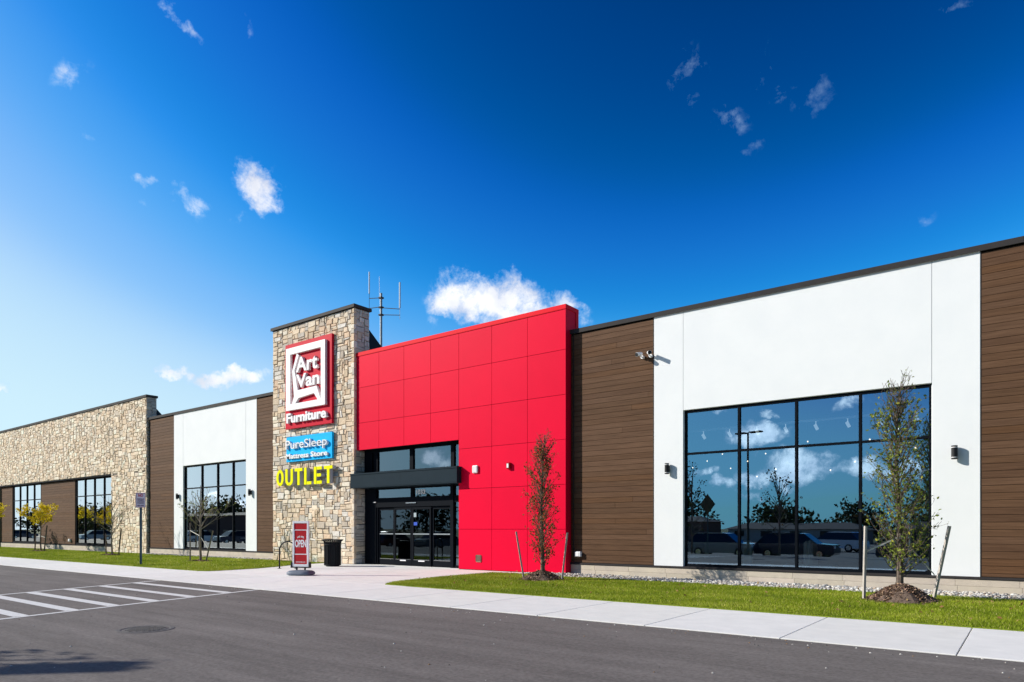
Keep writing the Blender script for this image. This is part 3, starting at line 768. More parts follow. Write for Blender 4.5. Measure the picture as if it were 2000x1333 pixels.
# ---- windows
def win(x0, x1, z0, z1, ys, vm_, hm, fw=.055, dep=.13, glass=None, out=.07, name='window', parent=None):
    f = MB()
    f.box(x0, x0+fw, ys, ys+dep, z0, z1); f.box(x1-fw, x1, ys, ys+dep, z0, z1)
    f.box(x0+fw, x1-fw, ys+.001, ys+dep, z1-fw*1.2, z1); f.box(x0+fw, x1-fw, ys+.001, ys+dep, z0, z0+fw*1.6)
    xs_ = [x0+fw]+vm_+[x1-fw]
    for x in vm_: f.box(x-.032, x+.032, ys-.004, ys+dep, z0+fw*1.6, z1-fw*1.2)
    for i in range(len(xs_)-1):
        a0 = xs_[i]+(.032 if i else 0); a1 = xs_[i+1]-(.032 if i < len(xs_)-2 else 0)
        f.box(a0, a1, ys+.002, ys+dep, hm-.03, hm+.03)
    w = f.build('window_frame' if name == 'window' else name, M_frame, parent or B)
    p = MB()
    for i in range(len(xs_)-1):
        a0 = xs_[i]+(.033 if i else .001); a1 = xs_[i+1]-(.033 if i < len(xs_)-2 else .001)
        for (b0, b1) in ((z0+fw*1.6+.001, hm-.031), (hm+.031, z1-fw*1.2-.001)):
            # each light leans a hair differently, as real glazing does
            t0, t1 = rnd.uniform(-.0016, .0016), rnd.uniform(-.0016, .0016)
            b = len(p.v); y = ys+.055
            p.v += [(a0, y, b0), (a1, y+t0, b0), (a1, y+t0+t1, b1), (a0, y+t1, b1)]; p.face([b, b+1, b+2, b+3])
    pn = p.build('pane', glass or M_glass, w)
    return w
win(WR[0]+.01, WR[1]-.01, .37, 4.975, YM+.055, [-6.54, -5.0, -3.45], 3.70)
win(WL[0]+.01, WL[1]-.01, .37, 4.955, YM+.055, [-35.56, -33.98, -32.50], 3.70, fw=.07)
for x0, x1 in ((-71.5, -67.3), (-64.25, -58.35), (-52.1, -46.2)):
    w_ = (x1-x0)/4
    win(x0, x1, .38, 4.86, 19.15, [x0+w_*1, x0+w_*2, x0+w_*3], 3.67, fw=.09)
# storefront at the entrance
GY = 19.24
f = MB()
f.box(RX0+.01, -21.99, GY-.02, GY+.12, 3.75, 4.753)               # blank metal panel by the tower
for x0, x1 in ((-21.86, -21.62), (-19.73, -19.54), (-17.52, -17.35), (-16.84, -16.746)): f.box(x0, x1, GY-.03, GY+.12, 3.80, 4.753)
f.box(-21.99, -16.746, GY-.02, GY+.12, 3.74, 3.86); f.box(-21.99, -16.746, GY-.02, GY+.12, 4.67, 4.752)
f.box(-21.99, -21.97, GY-.019, GY+.12, 3.86, 4.67)
f.box(RX0+.04, -22.05, GY-.02, GY+.12, 0, 3.16)
for x0, x1 in ((-22.05, -21.70), (-17.52, -17.37), (-16.84, -16.746)): f.box(x0, x1, GY-.06, GY+.12, 0, 3.74)
f.box(-19.68, -19.53, GY-.03, GY+.12, 2.75, 3.16)
f.box(-21.70, -17.52, GY-.05, GY+.12, 2.37, 2.755); f.box(-21.70, -16.75, GY-.021, GY+.12, 3.10, 3.2)
f.box(-21.70, -21.62, GY-.02, GY+.12, 0, 2.37)
f.box(-17.37, -16.84, GY-.022, GY+.12, 2.5, 2.755)
f.box(-17.37, -16.84, GY-.022, GY+.12, .0, .1)
sf = f.build('storefront_frame', M_frame, B)
p = MB()
def pane(x0, x1, z0, z1, y): 
    b = len(p.v); t = rnd.uniform(-.002, .002); p.v += [(x0, y, z0), (x1, y+t, z0), (x1, y+t, z1), (x0, y, z1)]; p.face([b, b+1, b+2, b+3])
pane(-21.97, -21.86, 3.86, 4.67, GY+.03); pane(-21.62, -19.73, 3.86, 4.67, GY+.03); pane(-19.54, -17.52, 3.86, 4.67, GY+.03); pane(-17.35, -16.84, 3.86, 4.67, GY+.03)
pane(-21.70, -19.68, 2.755, 3.10, GY+.03); pane(-19.53, -17.52, 2.755, 3.10, GY+.03); pane(-17.37, -16.84, 2.755, 3.10, GY+.03); pane(-17.37, -16.84, .1, 2.5, GY+.03)
p.build('pane', M_glasss, sf)
def door(x0, x1, y, bar=False):
    f = MB(); st = .075
    f.box(x0, x0+st, y, y+.05, .015, 2.35); f.box(x1-st, x1, y, y+.05, .015, 2.35)
    f.box(x0+st, x1-st, y+.001, y+.05, 2.25, 2.35); f.box(x0+st, x1-st, y+.001, y+.05, .015, .245)
    d = f.build('door', M_frame, B)
    p = MB(); b = 0; p.v = [(x0+st, y+.025, .245), (x1-st, y+.026, .245), (x1-st, y+.026, 2.25), (x0+st, y+.025, 2.25)]; p.face([0, 1, 2, 3]); p.build('door_glass', M_glassd, d)
    q = MB(); q.box(x0+st, x1-st, y-.012, y+.03, 1.255, 1.30); q.build('push_bar', M_galv, d)
    q = MB(); q.box(x0+st, x1-st, y-.004, y+.02, .2455, .262); q.build('bottom_rail', M_chrome, d)
    if bar: 
        q = MB(); q.box((x0+x1)/2-.17, (x0+x1)/2+.17, y-.003, y-.0005, .19, .235); q.build('door_sticker', M_signwhite, d)
    return d
door(-21.61, -20.66, GY+.03); door(-20.63, -19.62, GY-.02, True); door(-19.60, -18.57, GY-.02, True); door(-18.54, -17.53, GY+.03)
a = MB(); a.box(-19.9, -19.33, GY-.085, GY-.05, 2.50, 2.535); a.build('door_sensor', M_chrome, B)
a = MB(); a.box(-21.82, -21.68, GY-.09, GY-.06, 2.57, 2.60); a.build('door_sensor', M_signwhite, B)
a = MB(); a.box(-19.5, -19.31, GY-.026, GY-.0235, 1.62, 1.75); a.build('door_notice', mat('blue_notice', (.03, .09, .5), .5), B)
a = MB(); a.box(-19.5, -19.36, GY-.026, GY-.0235, 1.95, 2.12); a.build('door_notice', mat('paper_notice', (.35, .42, .45), .6), B)
# canopy
mb = MB(); mb.bbox(-22.556, -16.621, 18.553, 19.20, 3.20, 3.70, .004); mb.bbox(-22.575, -16.60, 18.535, 19.20, 3.703, 3.765, .004); mb.box(-22.57, -16.606, 18.538, 19.2, 3.165, 3.197)
for x in (-21.07, -19.59, -18.1): mb.box(x-.003, x+.003, 18.5515, 18.5528, 3.21, 3.69)
mb.build('canopy', M_canopy, B)

# ---- interior seen through the glass
a = MB(); a.box(-79.7, 8.8, 19.52, 33, -.04, 0.0); a.build('interior_floor', M_intfloor, B)
a = MB(); a.box(-79.7, 8.8, 33, 33.2, 0, 6.6); a.box(-13.2, -13.0, 20.2, 33, 0, 6.6); a.box(-25.0, -24.8, 20.2, 33, 0, 6.6); a.box(-43.2, -43, 20.2, 33, 0, 6.6); a.build('interior_wall', M_intwall, B)
a = MB(); a.box(-79.7, 8.8, 19.52, 33, 6.6, 6.7)
for x in range(-78, 8, 3): a.box(x, x+.08, 19.6, 33, 6.3, 6.6)
a.build('interior_ceiling', M_black_int, B)

# ================================================================== LETTERING
def text(s, x0, x1, z0, z1, y0, y1, m, parent, name='lettering', bold=0.0, mside=None, org=None):
    cu = bpy.data.curves.new('tmp', 'FONT'); cu.body = s; cu.size = 1; cu.offset = bold; cu.extrude = .5; cu.resolution_u = 4
    to = bpy.data.objects.new('tmp', cu); COL.objects.link(to)
    bpy.context.view_layer.update()
    me = bpy.data.meshes.new_from_object(to.evaluated_get(bpy.context.evaluated_depsgraph_get()))
    bpy.data.objects.remove(to); bpy.data.curves.remove(cu)
    co = np.array([v.co[:] for v in me.vertices]); mn, mxx = co.min(0), co.max(0)
    o = ORG[parent.name] if parent is not None else Vector(org)
    for v in me.vertices:
        u = (v.co.x-mn[0])/(mxx[0]-mn[0]); w = (v.co.y-mn[1])/(mxx[1]-mn[1]); d = (v.co.z-mn[2])/(mxx[2]-mn[2])
        v.co = (x0+(x1-x0)*u-o[0], y1+(y0-y1)*d-o[1], z0+(z1-z0)*w-o[2])
    me.materials.clear(); me.materials.append(m)
    if mside:
        me.materials.append(mside); me.update()
        for p_ in me.polygons: p_.material_index = 0 if p_.normal.y < -.7 else 1
    me.name = name
    ob = bpy.data.objects.new(name, me); COL.objects.link(ob)
    if parent is not None: ob.parent = parent
    else: ob.location = o
    ORG[ob.name] = Vector(o)
    return ob
# address number: flat vinyl on the transom glass
text('1032', -19.41, -18.90, 2.85, 3.04, GY+.018, GY+.024, mat('vinyl_white', (.9, .9, .9), .6), B, 'address_number', bold=.02)

# logo sign
LS = thing('logo_sign', (-25.44, 18.66, 6.0), 'tall red sign box with white framed chair emblem high on the stone tower', 'store sign')
a = MB(); a.bbox(-27.108, -23.771, 18.561, 18.672, 6.01, 9.845, .006); a.build('sign_box', M_signred, LS)
yf, yb = 18.44, 18.5605
def ring(mb, x0, x1, z0, z1, a0, a1, b0, b1, y0, y1):
    mb.prism([(x0, z0), (x1, z0), (x1, b0), (x0, b0)], y0, y1); mb.prism([(x0, b1), (x1, b1), (x1, z1), (x0, z1)], y0, y1)
    mb.prism([(x0, b0), (a0, b0), (a0, b1), (x0, b1)], y0, y1); mb.prism([(a1, b0), (x1, b0), (x1, b1), (a1, b1)], y0, y1)
a = MB(); ring(a, -26.89, -24.09, 6.82, 9.62, -26.57, -24.37, 7.09, 9.33, yf, yb); a.build('square_frame', M_signwhite, LS)
chair = [(-26.09, 9.30), (-25.95, 9.22), (-26.26, 8.58), (-26.02, 7.66), (-24.67, 7.70), (-24.39, 7.091), (-24.60, 7.091), (-24.86, 7.40), (-25.97, 7.31), (-26.20, 7.091), (-26.45, 7.091), (-26.30, 7.42), (-26.43, 8.56)]
a = MB(); a.prism(chair, yf+.004, yb); a.build('chair_emblem', M_signwhite, LS)
text('Art', -26.15, -24.62, 8.46, 9.12, yf+.002, yb, M_signwhite, LS, bold=.022)
text('Van', -26.13, -24.50, 7.76, 8.36, yf+.002, yb, M_signwhite, LS, bold=.022)
text('Furniture', -26.87, -24.02, 6.25, 6.69, yf+.002, yb, M_signwhite, LS, bold=.034)
a = MB(); a.lathe((-23.96, yf+.01, 6.30), [(.02, 0), (.02, .1)], 8, axis='y'); a.build('trademark_dot', M_signwhite, LS)
# mattress sign
MS = thing('mattress_sign', (-25.4, 18.66, 4.5), 'wide light blue sign box with white letters on the stone tower', 'store sign')
a = MB(); a.bbox(-27.045, -23.771, 18.569, 18.672, 4.515, 5.64, .006); a.build('sign_box', M_signblue, MS)
text('Pure', -26.95, -25.62, 5.08, 5.47, 18.46, 18.568, M_signwhite, MS, bold=.0)
text('Sleep', -25.56, -24.0, 4.96, 5.45, 18.46, 18.568, M_signwhite, MS, bold=-.008)
text('Mattress', -26.96, -25.30, 4.64, 4.87, 18.48, 18.568, M_signwhite, MS, bold=.022)
text('Store', -25.14, -23.99, 4.64, 4.87, 18.48, 18.568, M_signwhite, MS, bold=.022)
# outlet letters: stencil strokes on deep grey returns
OS = thing('outlet_sign', (-25.6, 18.66, 3.4), 'row of six yellow stencil letters spelling OUTLET on the stone tower', 'store sign')
oz0, oz1 = 3.43, 4.18
ox0, ox1 = -27.62, -23.58
lw_ = .56; gp = (ox1-ox0-6*lw_)/5
def arc(cx, cz, rx, rz, a0, a1, n=8): return [(cx+rx*math.cos(R_(a0+(a1-a0)*i/n)), cz+rz*math.sin(R_(a0+(a1-a0)*i/n))) for i in range(n+1)]
def strokes(ch):
    h = 1.0; w = .62; t = .178; g_ = .022
    if ch == 'O':
        o = arc(w/2, .5, w/2, .5, 92+2, 268-2)+arc(w/2, .5, w/2-t, .5-t, 266, 94)
        return [o, [(w-x, z) for x, z in o]]
    if ch == 'U':
        l = [(0, 1), (t, 1), (t, .33)]+arc(w/2, .33, w/2-t, .33-t, 180, 262)+arc(w/2, .33, w/2, .33, 266, 180)
        return [l, [(w-x, z) for x, z in l]]
    if ch == 'T': return [[(0, 1), (w, 1), (w, 1-t), (w/2+t/2, 1-t), (w/2+t/2, 0), (w/2-t/2, 0), (w/2-t/2, 1-t), (0, 1-t)]]
    if ch == 'L': return [[(0, 0), (t, 0), (t, 1), (0, 1)], [(t+g_*2, 0), (w*.9, 0), (w*.9, t), (t+g_*2, t)]]
    if ch == 'E': return [[(0, 0), (t, 0), (t, 1), (0, 1)]]+[[(t+g_*2, z), (w*(.86 if z == .42 else .95), z), (w*(.86 if z == .42 else .95), z+t), (t+g_*2, z+t)] for z in (0, .42, 1-t)]
for i, ch in enumerate('OUTLET'):
    x = ox0+i*(lw_+gp); sc_ = lw_/.62
    mb = MB()
    for s_ in strokes(ch):
        pts = [(x+u*sc_, oz0+v*(oz1-oz0)) for u, v in s_]
        mb.prism(pts, 18.43, 18.452, mi=0); 
        mb.prism([(p_[0]*1.0, p_[1]) for p_ in pts], 18.4525, 18.64, mi=1)
    mb.build('letter', [M_yellow, M_grey], OS)
a = MB(); a.box(ox0+.1, ox1+.1, 18.642, 18.70, 3.72, 3.90); a.build('mounting_rail', M_galv, OS)

# ================================================================== WALL FITTINGS
def sconce(x, z, label):
    o = thing('wall_light', (x, YM-.012, z), label, 'wall light', 'cylinder wall lights on the white panels')
    a = MB(); a.lathe((x, YM-.12, z-.16), [(.065, 0), (.065, .32)], 20); a.box(x-.04, x+.04, YM-.07, YM-.013, z-.1, z+.1); a.build('cylinder', M_black, o)
    for dz in (-.125, .11): 
        a = MB(); a.lathe((x, YM-.12, z+dz), [(.0665, 0), (.0665, .014)], 20); a.build('band', M_signwhite, o)
    return o
sconce(-8.63, 3.28, 'black cylinder wall light left of the large right hand window')
sconce(-1.42, 3.28, 'black cylinder wall light right of the large window, behind the tall staked tree')
sconce(-37.87, 3.28, 'black cylinder wall light left of the smaller window, beside the brown siding')
sconce(-30.71, 3.28, 'black cylinder wall light between the smaller window and the stone tower')
def wallbox(name, x, z, w, h, d, y, m, label, cat, extra=None):
    o = thing(name, (x, y, z), label, cat)
    a = MB(); a.bbox(x-w/2, x+w/2, y-d, y-.001, z-h/2, z+h/2, min(w, h)*.1); a.build('housing', m, o)
    if extra: extra(o)
    return o
wallbox('wall_speaker', -15.93, 3.63, .26, .28, .07, 18.8, M_signwhite, 'square white box on the red wall beside the canopy', 'wall box', lambda o: MB().box(-16.03, -15.83, 18.727, 18.7295, 3.53, 3.73).build('grille', mat('offwhite', (.7, .7, .7), .6), o))
def st(o):
    MB().bbox(-14.44, -14.36, 18.69, 18.70, 3.60, 3.74, .003).build('strobe_lens', M_signwhite, o)
wallbox('fire_strobe', -14.40, 3.67, .15, .22, .10, 18.8, mat('alarm_red', (.35, .004, .01), .5), 'small red and white alarm strobe on the red wall', 'alarm', st)
def vt(o):
    a = MB()
    for i in range(6): a.box(-15.90, -15.68, 18.772, 18.78, .33+i*.035, .345+i*.035)
    a.build('louvre', M_cap, o)
wallbox('wall_vent', -15.79, .42, .26, .26, .02, 18.8, mat('tan_metal', (.35, .22, .16), .5), 'small tan louvred vent low on the red wall', 'vent', vt)
wallbox('outlet_box', -11.75, .66, .22, .17, .12, 19.1, M_signwhite, 'white weatherproof outlet box low on the brown siding by the red block', 'outlet box', lambda o: MB().box(-11.82, -11.70, 18.973, 18.979, .60, .72).build('cover', M_signwhite, o))
wallbox('outlet_box', -52.9, .68, .26, .18, .13, 19.13, M_signwhite, 'white weatherproof outlet box low on the far siding between the stone wing windows', 'outlet box', lambda o: MB().box(-52.98, -52.84, 18.99, 18.999, .62, .74).build('cover', M_signwhite, o))
def seccam(x, z, dx, label):
    o = thing('security_camera', (x, 19.1, z), label, 'security camera', 'security cameras on the brown siding')
    a = MB(); a.lathe((x, 19.02, z-.06), [(.055, 0), (.055, .08)], 14, axis='y'); a.tube([(x, 19.04, z-.06), (x, 18.95, z-.07), (x+dx*.02, 18.92, z-.01)], .022, 8); a.build('bracket', M_signwhite, o)
    a = MB(); p0 = Vector((x-dx*.02, 18.96, z+.02)); p1 = Vector((x+dx*.10, 18.76, z-.03)); a.tube([p0, p1], [.055, .062], 14); a.build('camera_body', M_signwhite, o)
    a = MB(); d = (p1-p0).normalized(); a.tube([p1, p1+d*.01], .055, 14); a.build('lens', M_black, o)
seccam(-9.46, 6.80, -.5, 'white bullet security camera facing left on the brown siding')
seccam(-9.19, 6.80, 1.1, 'white bullet security camera nearest the white panel, aimed at the street')

# antenna on the roof
AN = thing('roof_antenna', (-23.45, 21.05, 7.3), 'galvanised antenna mast with whip aerials above the red parapet', 'antenna')
ay = 21.05; ax = -23.45
a = MB(); a.tube([(ax, ay, 7.3), (ax, ay, 12.16)], .055, 10); a.build('mast', M_galv, AN)
a = MB(); 
a.tube([(ax, ay-.02, 11.95), (ax-.78, ay-.02, 12.08)], .018, 6); a.tube([(ax, ay-.02, 11.54), (ax-.78, ay-.02, 11.62)], .018, 6); a.tube([(ax-.78, ay-.02, 11.55), (ax-.78, ay-.02, 12.3)], .010, 6)
a.tube([(ax, ay-.02, 11.50), (ax+1.24, ay-.02, 11.20)], .018, 6); a.tube([(ax, ay-.02, 11.18), (ax+1.24, ay-.02, 10.93)], .018, 6)
for z in (11.95, 11.52, 11.18): a.box(ax-.09, ax+.09, ay-.09, ay+.09, z-.03, z+.03)
a.build('cross_arm', M_cap, AN)
a = MB(); a.tube([(ax-.78, ay-.02, 12.3), (ax-.78, ay-.02, 13.3)], .03, 8); a.build('whip_aerial', mat('fibreglass', (.55, .66, .72), .5), AN)
a = MB(); a.tube([(ax+1.24, ay-.02, 10.75), (ax+1.24, ay-.02, 11.3)], .012, 6); a.tube([(ax+1.24, ay-.02, 11.25), (ax+1.24, ay-.02, 12.38)], .038, 8); a.build('whip_aerial', bpy.data.materials['fibreglass'], AN)
a = MB(); a.tube([(ax-.14, ay+.02, 11.9), (ax-.14, ay+.02, 12.95)], .008, 5); a.build('whip_aerial', M_galv, AN)

# ================================================================== STREET FURNITURE
# pavement sign
sx, sy = -18.62, 13.32
PS = thing('pavement_sign', (sx, sy, 0), 'red and white OPEN swinging pavement sign on a grey base', 'sign')
rot = Matrix.Translation(Vector((sx, sy, 0))) @ Matrix.Rotation(R_(22), 4, 'Z')
def loc(mb): return mb.xform(rot)
a = MB(); n_ = 28; prof = [(.80, 0), (.98, .03), (1, .07), (.95, .115), (.78, .15), (.45, .165)]
for k, z in prof:
    for i in range(n_):
        t = 2*math.pi*i/n_; cx, sx_ = math.cos(t), math.sin(t)
        px = math.copysign(abs(cx)**.55, cx)*.43*k; py = math.copysign(abs(sx_)**.55, sx_)*.30*k; a.v.append((px, py, z))
for j in range(len(prof)-1):
    for i in range(n_): a.face([j*n_+i, j*n_+(i+1) % n_, (j+1)*n_+(i+1) % n_, (j+1)*n_+i])
a.face(list(range(n_))[::-1]); a.face([(len(prof)-1)*n_+i for i in range(n_)])
loc(a).build('base', M_plasticgrey, PS, smooth=False)
a = MB(); 
for x in (-.15, .15): a.tube([(x, 0, .15), (x, 0, .27)], .028, 8)
a.box(-.33, .33, -.035, .035, .235, .27); a.box(-.35, -.305, -.04, .04, .235, .42); a.box(.305, .35, -.04, .04, .235, .42)
loc(a).build('spring_bracket', M_black, PS)
z0, z1 = .275, 1.735; hw = .29
a = MB(); a.bbox(-hw, -hw+.055, -.03, .03, z0, z1, .004); a.bbox(hw-.055, hw, -.03, .03, z0, z1, .004); a.bbox(-hw+.055, hw-.055, -.03, .03, z1-.07, z1, .004); a.bbox(-hw+.055, hw-.055, -.03, .03, z0, z0+.08, .004)
loc(a).build('frame', M_signwhite, PS)
a = MB(); a.box(-hw+.056, hw-.056, -.018, .018, z0+.081, z1-.071); po = loc(a).build('poster', mat('poster_red', (.50, .010, .018), .5, var=(.44, .008, .016), scale=6), PS)
a = MB(); 
for z in (z0+.385, z0+1.16): a.box(-hw+.06, hw-.06, -.021, -.0185, z, z+.026)
a.box(-hw+.06, -hw+.075, -.021, -.0185, z0+.411, z0+1.16); a.box(hw-.075, hw-.06, -.021, -.0185, z0+.411, z0+1.16)
loc(a).build('border_line', M_signwhite, PS)
def stext(s, x0, x1, za, zb, bold, nm='lettering', arcd=0):
    o = text(s, x0, x1, za, zb, -.022, -.0185, M_signwhite, None, nm, bold=bold, org=(0, 0, 0))
    for v in o.data.vertices:
        c = Vector(v.co)
        if arcd: c.z += arcd*(1-(c.x/((x1-x0)/2))**2)
        v.co = rot @ c-Vector((sx, sy, 0))
    o.parent = PS; return o
stext('OPEN', -.20, .20, z0+.62, z0+.86, .03)
stext('WE ARE', -.125, .125, z0+.90, z0+.955, .03, arcd=.035)
stext('www.artvan.com', -.17, .17, z0+.135, z0+.165, .03)
# litter bin
bx, by = -22.05, 17.25
LB = thing('litter_bin', (bx, by, 0), 'black slatted metal litter bin against the stone tower', 'litter bin')
a = MB(); a.lathe((bx, by, .02), [(.27, 0), (.29, .03), (.29, .94), (.25, .95), (.25, .05)], 28); a.build('liner', M_black, LB)
a = MB()
for i in range(30):
    t = 2*math.pi*i/30; c_, s_ = math.cos(t), math.sin(t)
    a.tube([(bx+.315*c_, by+.315*s_, .05), (bx+.315*c_, by+.315*s_, .86), (bx+.335*c_, by+.335*s_, .98), (bx+.40*c_, by+.40*s_, 1.04)], .017, 4)
a.build('slats', M_black, LB)
a = MB()
def torus(mb, c, R1, r1, n=28, m=6): mb.tube([(c[0]+R1*math.cos(2*math.pi*i/n), c[1]+R1*math.sin(2*math.pi*i/n), c[2]) for i in range(n+1)], r1, m, cap=False)
torus(a, (bx, by, .06), .315, .022); a.build('lower_hoop', M_black, LB); a = MB(); torus(a, (bx, by, .86), .325, .02); a.build('middle_hoop', M_black, LB); a = MB(); torus(a, (bx, by, 1.045), .405, .02); a.build('rim', M_black, LB)
a = MB(); a.lathe((bx, by, 0), [(.25, 0), (.25, .04)], 20); a.build('foot', M_black, LB)
# bike rack
BR = thing('bike_rack', (-22.0, 15.1, 0), 'black inverted U bike rack behind the pavement sign', 'bike rack')
p0 = Vector((-22.32, 15.03, 0)); p1 = Vector((-21.72, 15.33, 0)); R0 = (p1-p0).length/2; cen = (p0+p1)/2; dd = (p1-p0).normalized()
pts = [p0, p0+Vector((0, 0, .62))]+[cen+Vector((0, 0, .68))-dd*R0*math.cos(math.pi*i/12)+Vector((0, 0, R0*math.sin(math.pi*i/12))) for i in range(13)]+[p1+Vector((0, 0, .62)), p1]
a = MB(); a.tube(pts, .026, 10); a.build('hoop', M_black, BR, smooth=True)
for p_ in (p0, p1):
    a = MB(); a.lathe((p_.x, p_.y, .0005), [(.07, 0), (.07, .012)], 16); a.build('floor_plate', M_black, BR)
# parking sign post
nx_, ny_ = -29.02, 13.07
NP = thing('parking_sign', (nx_, ny_, .01), 'small NO parking sign on a tall steel post in the left lawn', 'road sign')
rotn = Matrix.Translation(Vector((nx_, ny_, 0))) @ Matrix.Rotation(R_(28), 4, 'Z')
a = MB(); a.box(-.035, .035, -.012, .0, -.1, 2.86); a.box(-.055, -.036, -.02, -.008, -.1, 2.86); a.box(.036, .055, -.02, -.008, -.1, 2.86); a.xform(rotn).build('post', M_postgreen, NP)
a = MB(); a.bbox(-.23, .23, -.033, -.025, 2.35, 2.96, .003); a.xform(rotn).build('sign_plate', mat('plate_white', (.52, .50, .60), .45), NP)
M_signtxt = mat('sign_text_red', (.42, .02, .03), .5)
a = MB()
for (x0, x1, q0, q1) in ((-.22, .22, 2.93, 2.945), (-.22, .22, 2.365, 2.38), (-.22, -.205, 2.381, 2.929), (.205, .22, 2.381, 2.929)): a.box(x0, x1, -.036, -.0335, q0, q1)
a.xform(rotn).build('border_line', mat('border_red', (.30, .04, .06), .5), NP)
def ntext(s, x0, x1, za, zb, m=M_signtxt):
    o = text(s, x0, x1, za, zb, -.036, -.0335, m, None, 'lettering', bold=.02, org=(0, 0, 0))
    for v in o.data.vertices: v.co = rotn @ Vector(v.co)-Vector((nx_, ny_, .01))
    o.parent = NP
ntext('NO', -.11, .11, 2.79, 2.91)
M_txt2 = mat('sign_text_dark', (.12, .05, .09), .5)
ntext('PARKING', -.15, .15, 2.67, 2.73, M_txt2); ntext('STOPPING', -.15, .15, 2.59, 2.65, M_txt2); ntext('STANDING', -.15, .15, 2.51, 2.57, M_txt2); ntext('FIRE LANE', -.15, .15, 2.41, 2.47, M_txt2)

# ================================================================== TREES
def leaf(mb, p, size, r, tone, quad=True):
    a_ = Vector((r.gauss(0, 1), r.gauss(0, 1), r.gauss(0, .8))).normalized(); b_ = a_.orthogonal().normalized()
    b_ = (Matrix.Rotation(r.uniform(0, 6.28), 3, a_) @ b_); c_ = a_.cross(b_)
    L = size*r.uniform(.7, 1.3); Wd = L*.55
    b = len(mb.v); p = Vector(p)
    q = [p, p+b_*L*.5+c_*Wd*.5+a_*L*.08, p+b_*L, p+b_*L*.5-c_*Wd*.5+a_*L*.08]
    mb.v += [tuple(v) for v in q]
    mb.face([b, b+1, b+2, b+3], (tone, tone, tone))
def branch(wood_, leaves, p, d, L, r0, depth, r, o):
    n = max(3, int(L/o['seg'])); pts = [Vector(p)]; d = Vector(d).normalized()
    for i in range(n):
        d = (d+Vector((r.gauss(0, o['wig']), r.gauss(0, o['wig']), r.gauss(0, o['wig'])+o['up'])) ).normalized()
        pts.append(pts[-1]+d*L/n)
    rr = [max(r0*(1-.85*i/n), o['rmin']) for i in range(n+1)]
    wood_.tube(pts, rr, 5 if depth < 2 else 3, cap=False)
    if depth < o['depth']:
        k = o['kids'][depth]
        for _ in range(k):
            t = r.uniform(.25, .98); i = min(int(t*n), n-1); q = pts[i].lerp(pts[i+1], t*n-i)
            dv = (pts[i+1]-pts[i]).normalized(); side = Vector((r.gauss(0, 1), r.gauss(0, 1), r.gauss(0, .4)))
            side = (side-dv*side.dot(dv)).normalized()
            nd = dv*math.cos(o['ang'])+side*math.sin(o['ang'])
            branch(wood_, leaves, q, nd, L*o['ratio']*r.uniform(.6, 1.15)*(1.1-t*.5), max(rr[i]*.55, o['rmin']), depth+1, r, o)
    if depth >= o['leafdepth']:
        for i in range(1, n+1):
            for _ in range(o['lpn']):
                if r.random() < o['lprob'](pts[i]):
                    leaf(leaves, pts[i]+Vector((r.gauss(0, .03), r.gauss(0, .03), r.gauss(0, .03))), o['lsize'], r, max(0, min(1, r.gauss(o['tone'], .28))))
def finish(name, base_, label, cat, wood_, leaves, mb_, ml_, group):
    o = thing(name, base_, label, cat, group)
    wood_.build('trunk', mb_, o)
    leaves.build('crown', ml_, o)
    return o
GT = 'young staked trees in the lawns'
def columnar(bx_, by_, zb, H, rad, seed, label, nb, leafk, lm=None):
    r = random.Random(seed); wd, lv = MB(), MB()
    tp = []; 
    for i in range(13):
        t = i/12; tp.append((bx_+math.sin(t*5+seed)*.03*t*3, by_+math.cos(t*4)*.03*t*2, zb-.1+(H+.1)*t))
    r0 = .075*H/4.3
    wd.tube(tp, [r0*(1-.9*(i/12)**.8)+.003 for i in range(13)], 8)
    wd.tube([(bx_, by_, zb-.1), (bx_, by_, zb+.12)], [r0*1.5, r0*1.0], 8)
    for k in range(nb):
        t = (k+r.random())/nb; z = zb+.14+(H-.42)*t; i = min(int((z-zb+.1)/(H+.1)*12), 11)
        p = Vector(tp[i]).lerp(Vector(tp[i+1]), ((z-zb+.1)/(H+.1)*12)-i)
        az = k*2.399+r.uniform(-.4, .4); tt = (z-zb)/H
        wdt = rad*(.82 if tt < .12 else 1.0 if tt < .62 else 1.0-(tt-.62)*1.75)*r.uniform(.6, 1.1)
        d = Vector((math.cos(az)*.75, math.sin(az)*.75, .85+.3*tt)); L = (wdt+.08)*1.55
        L = min(L, (zb+H*1.02-z)*1.0+.12)
        o = dict(seg=.09, wig=.10, up=.055, rmin=.0032, depth=2, kids=[5, 4], ang=.6, ratio=.42, leafdepth=0, lpn=2, lprob=lambda q: leafk*min(1, max(.08, .55+.75*math.sin(q.x*8+q.z*4.4+seed)*math.sin(q.y*7+q.z*3.1)))*(.25 if q.z > zb+H*.92 else 1), lsize=.072, tone=.42)
        branch(wd, lv, p, d, L, .012, 1, r, o)
    return finish('columnar_tree', (bx_, by_, zb), label, 'tree', wd, lv, M_bark, lm or M_leafG, GT)
columnar(-11.27, 16.3, .20, 4.0, .44, 3, 'slim columnar young tree staked in front of the red wall corner', 145, .80, M_leafR)
columnar(-2.18, 16.25, .26, 4.30, .60, 8, 'tall leafy columnar tree staked in front of the large right hand window', 150, .74)
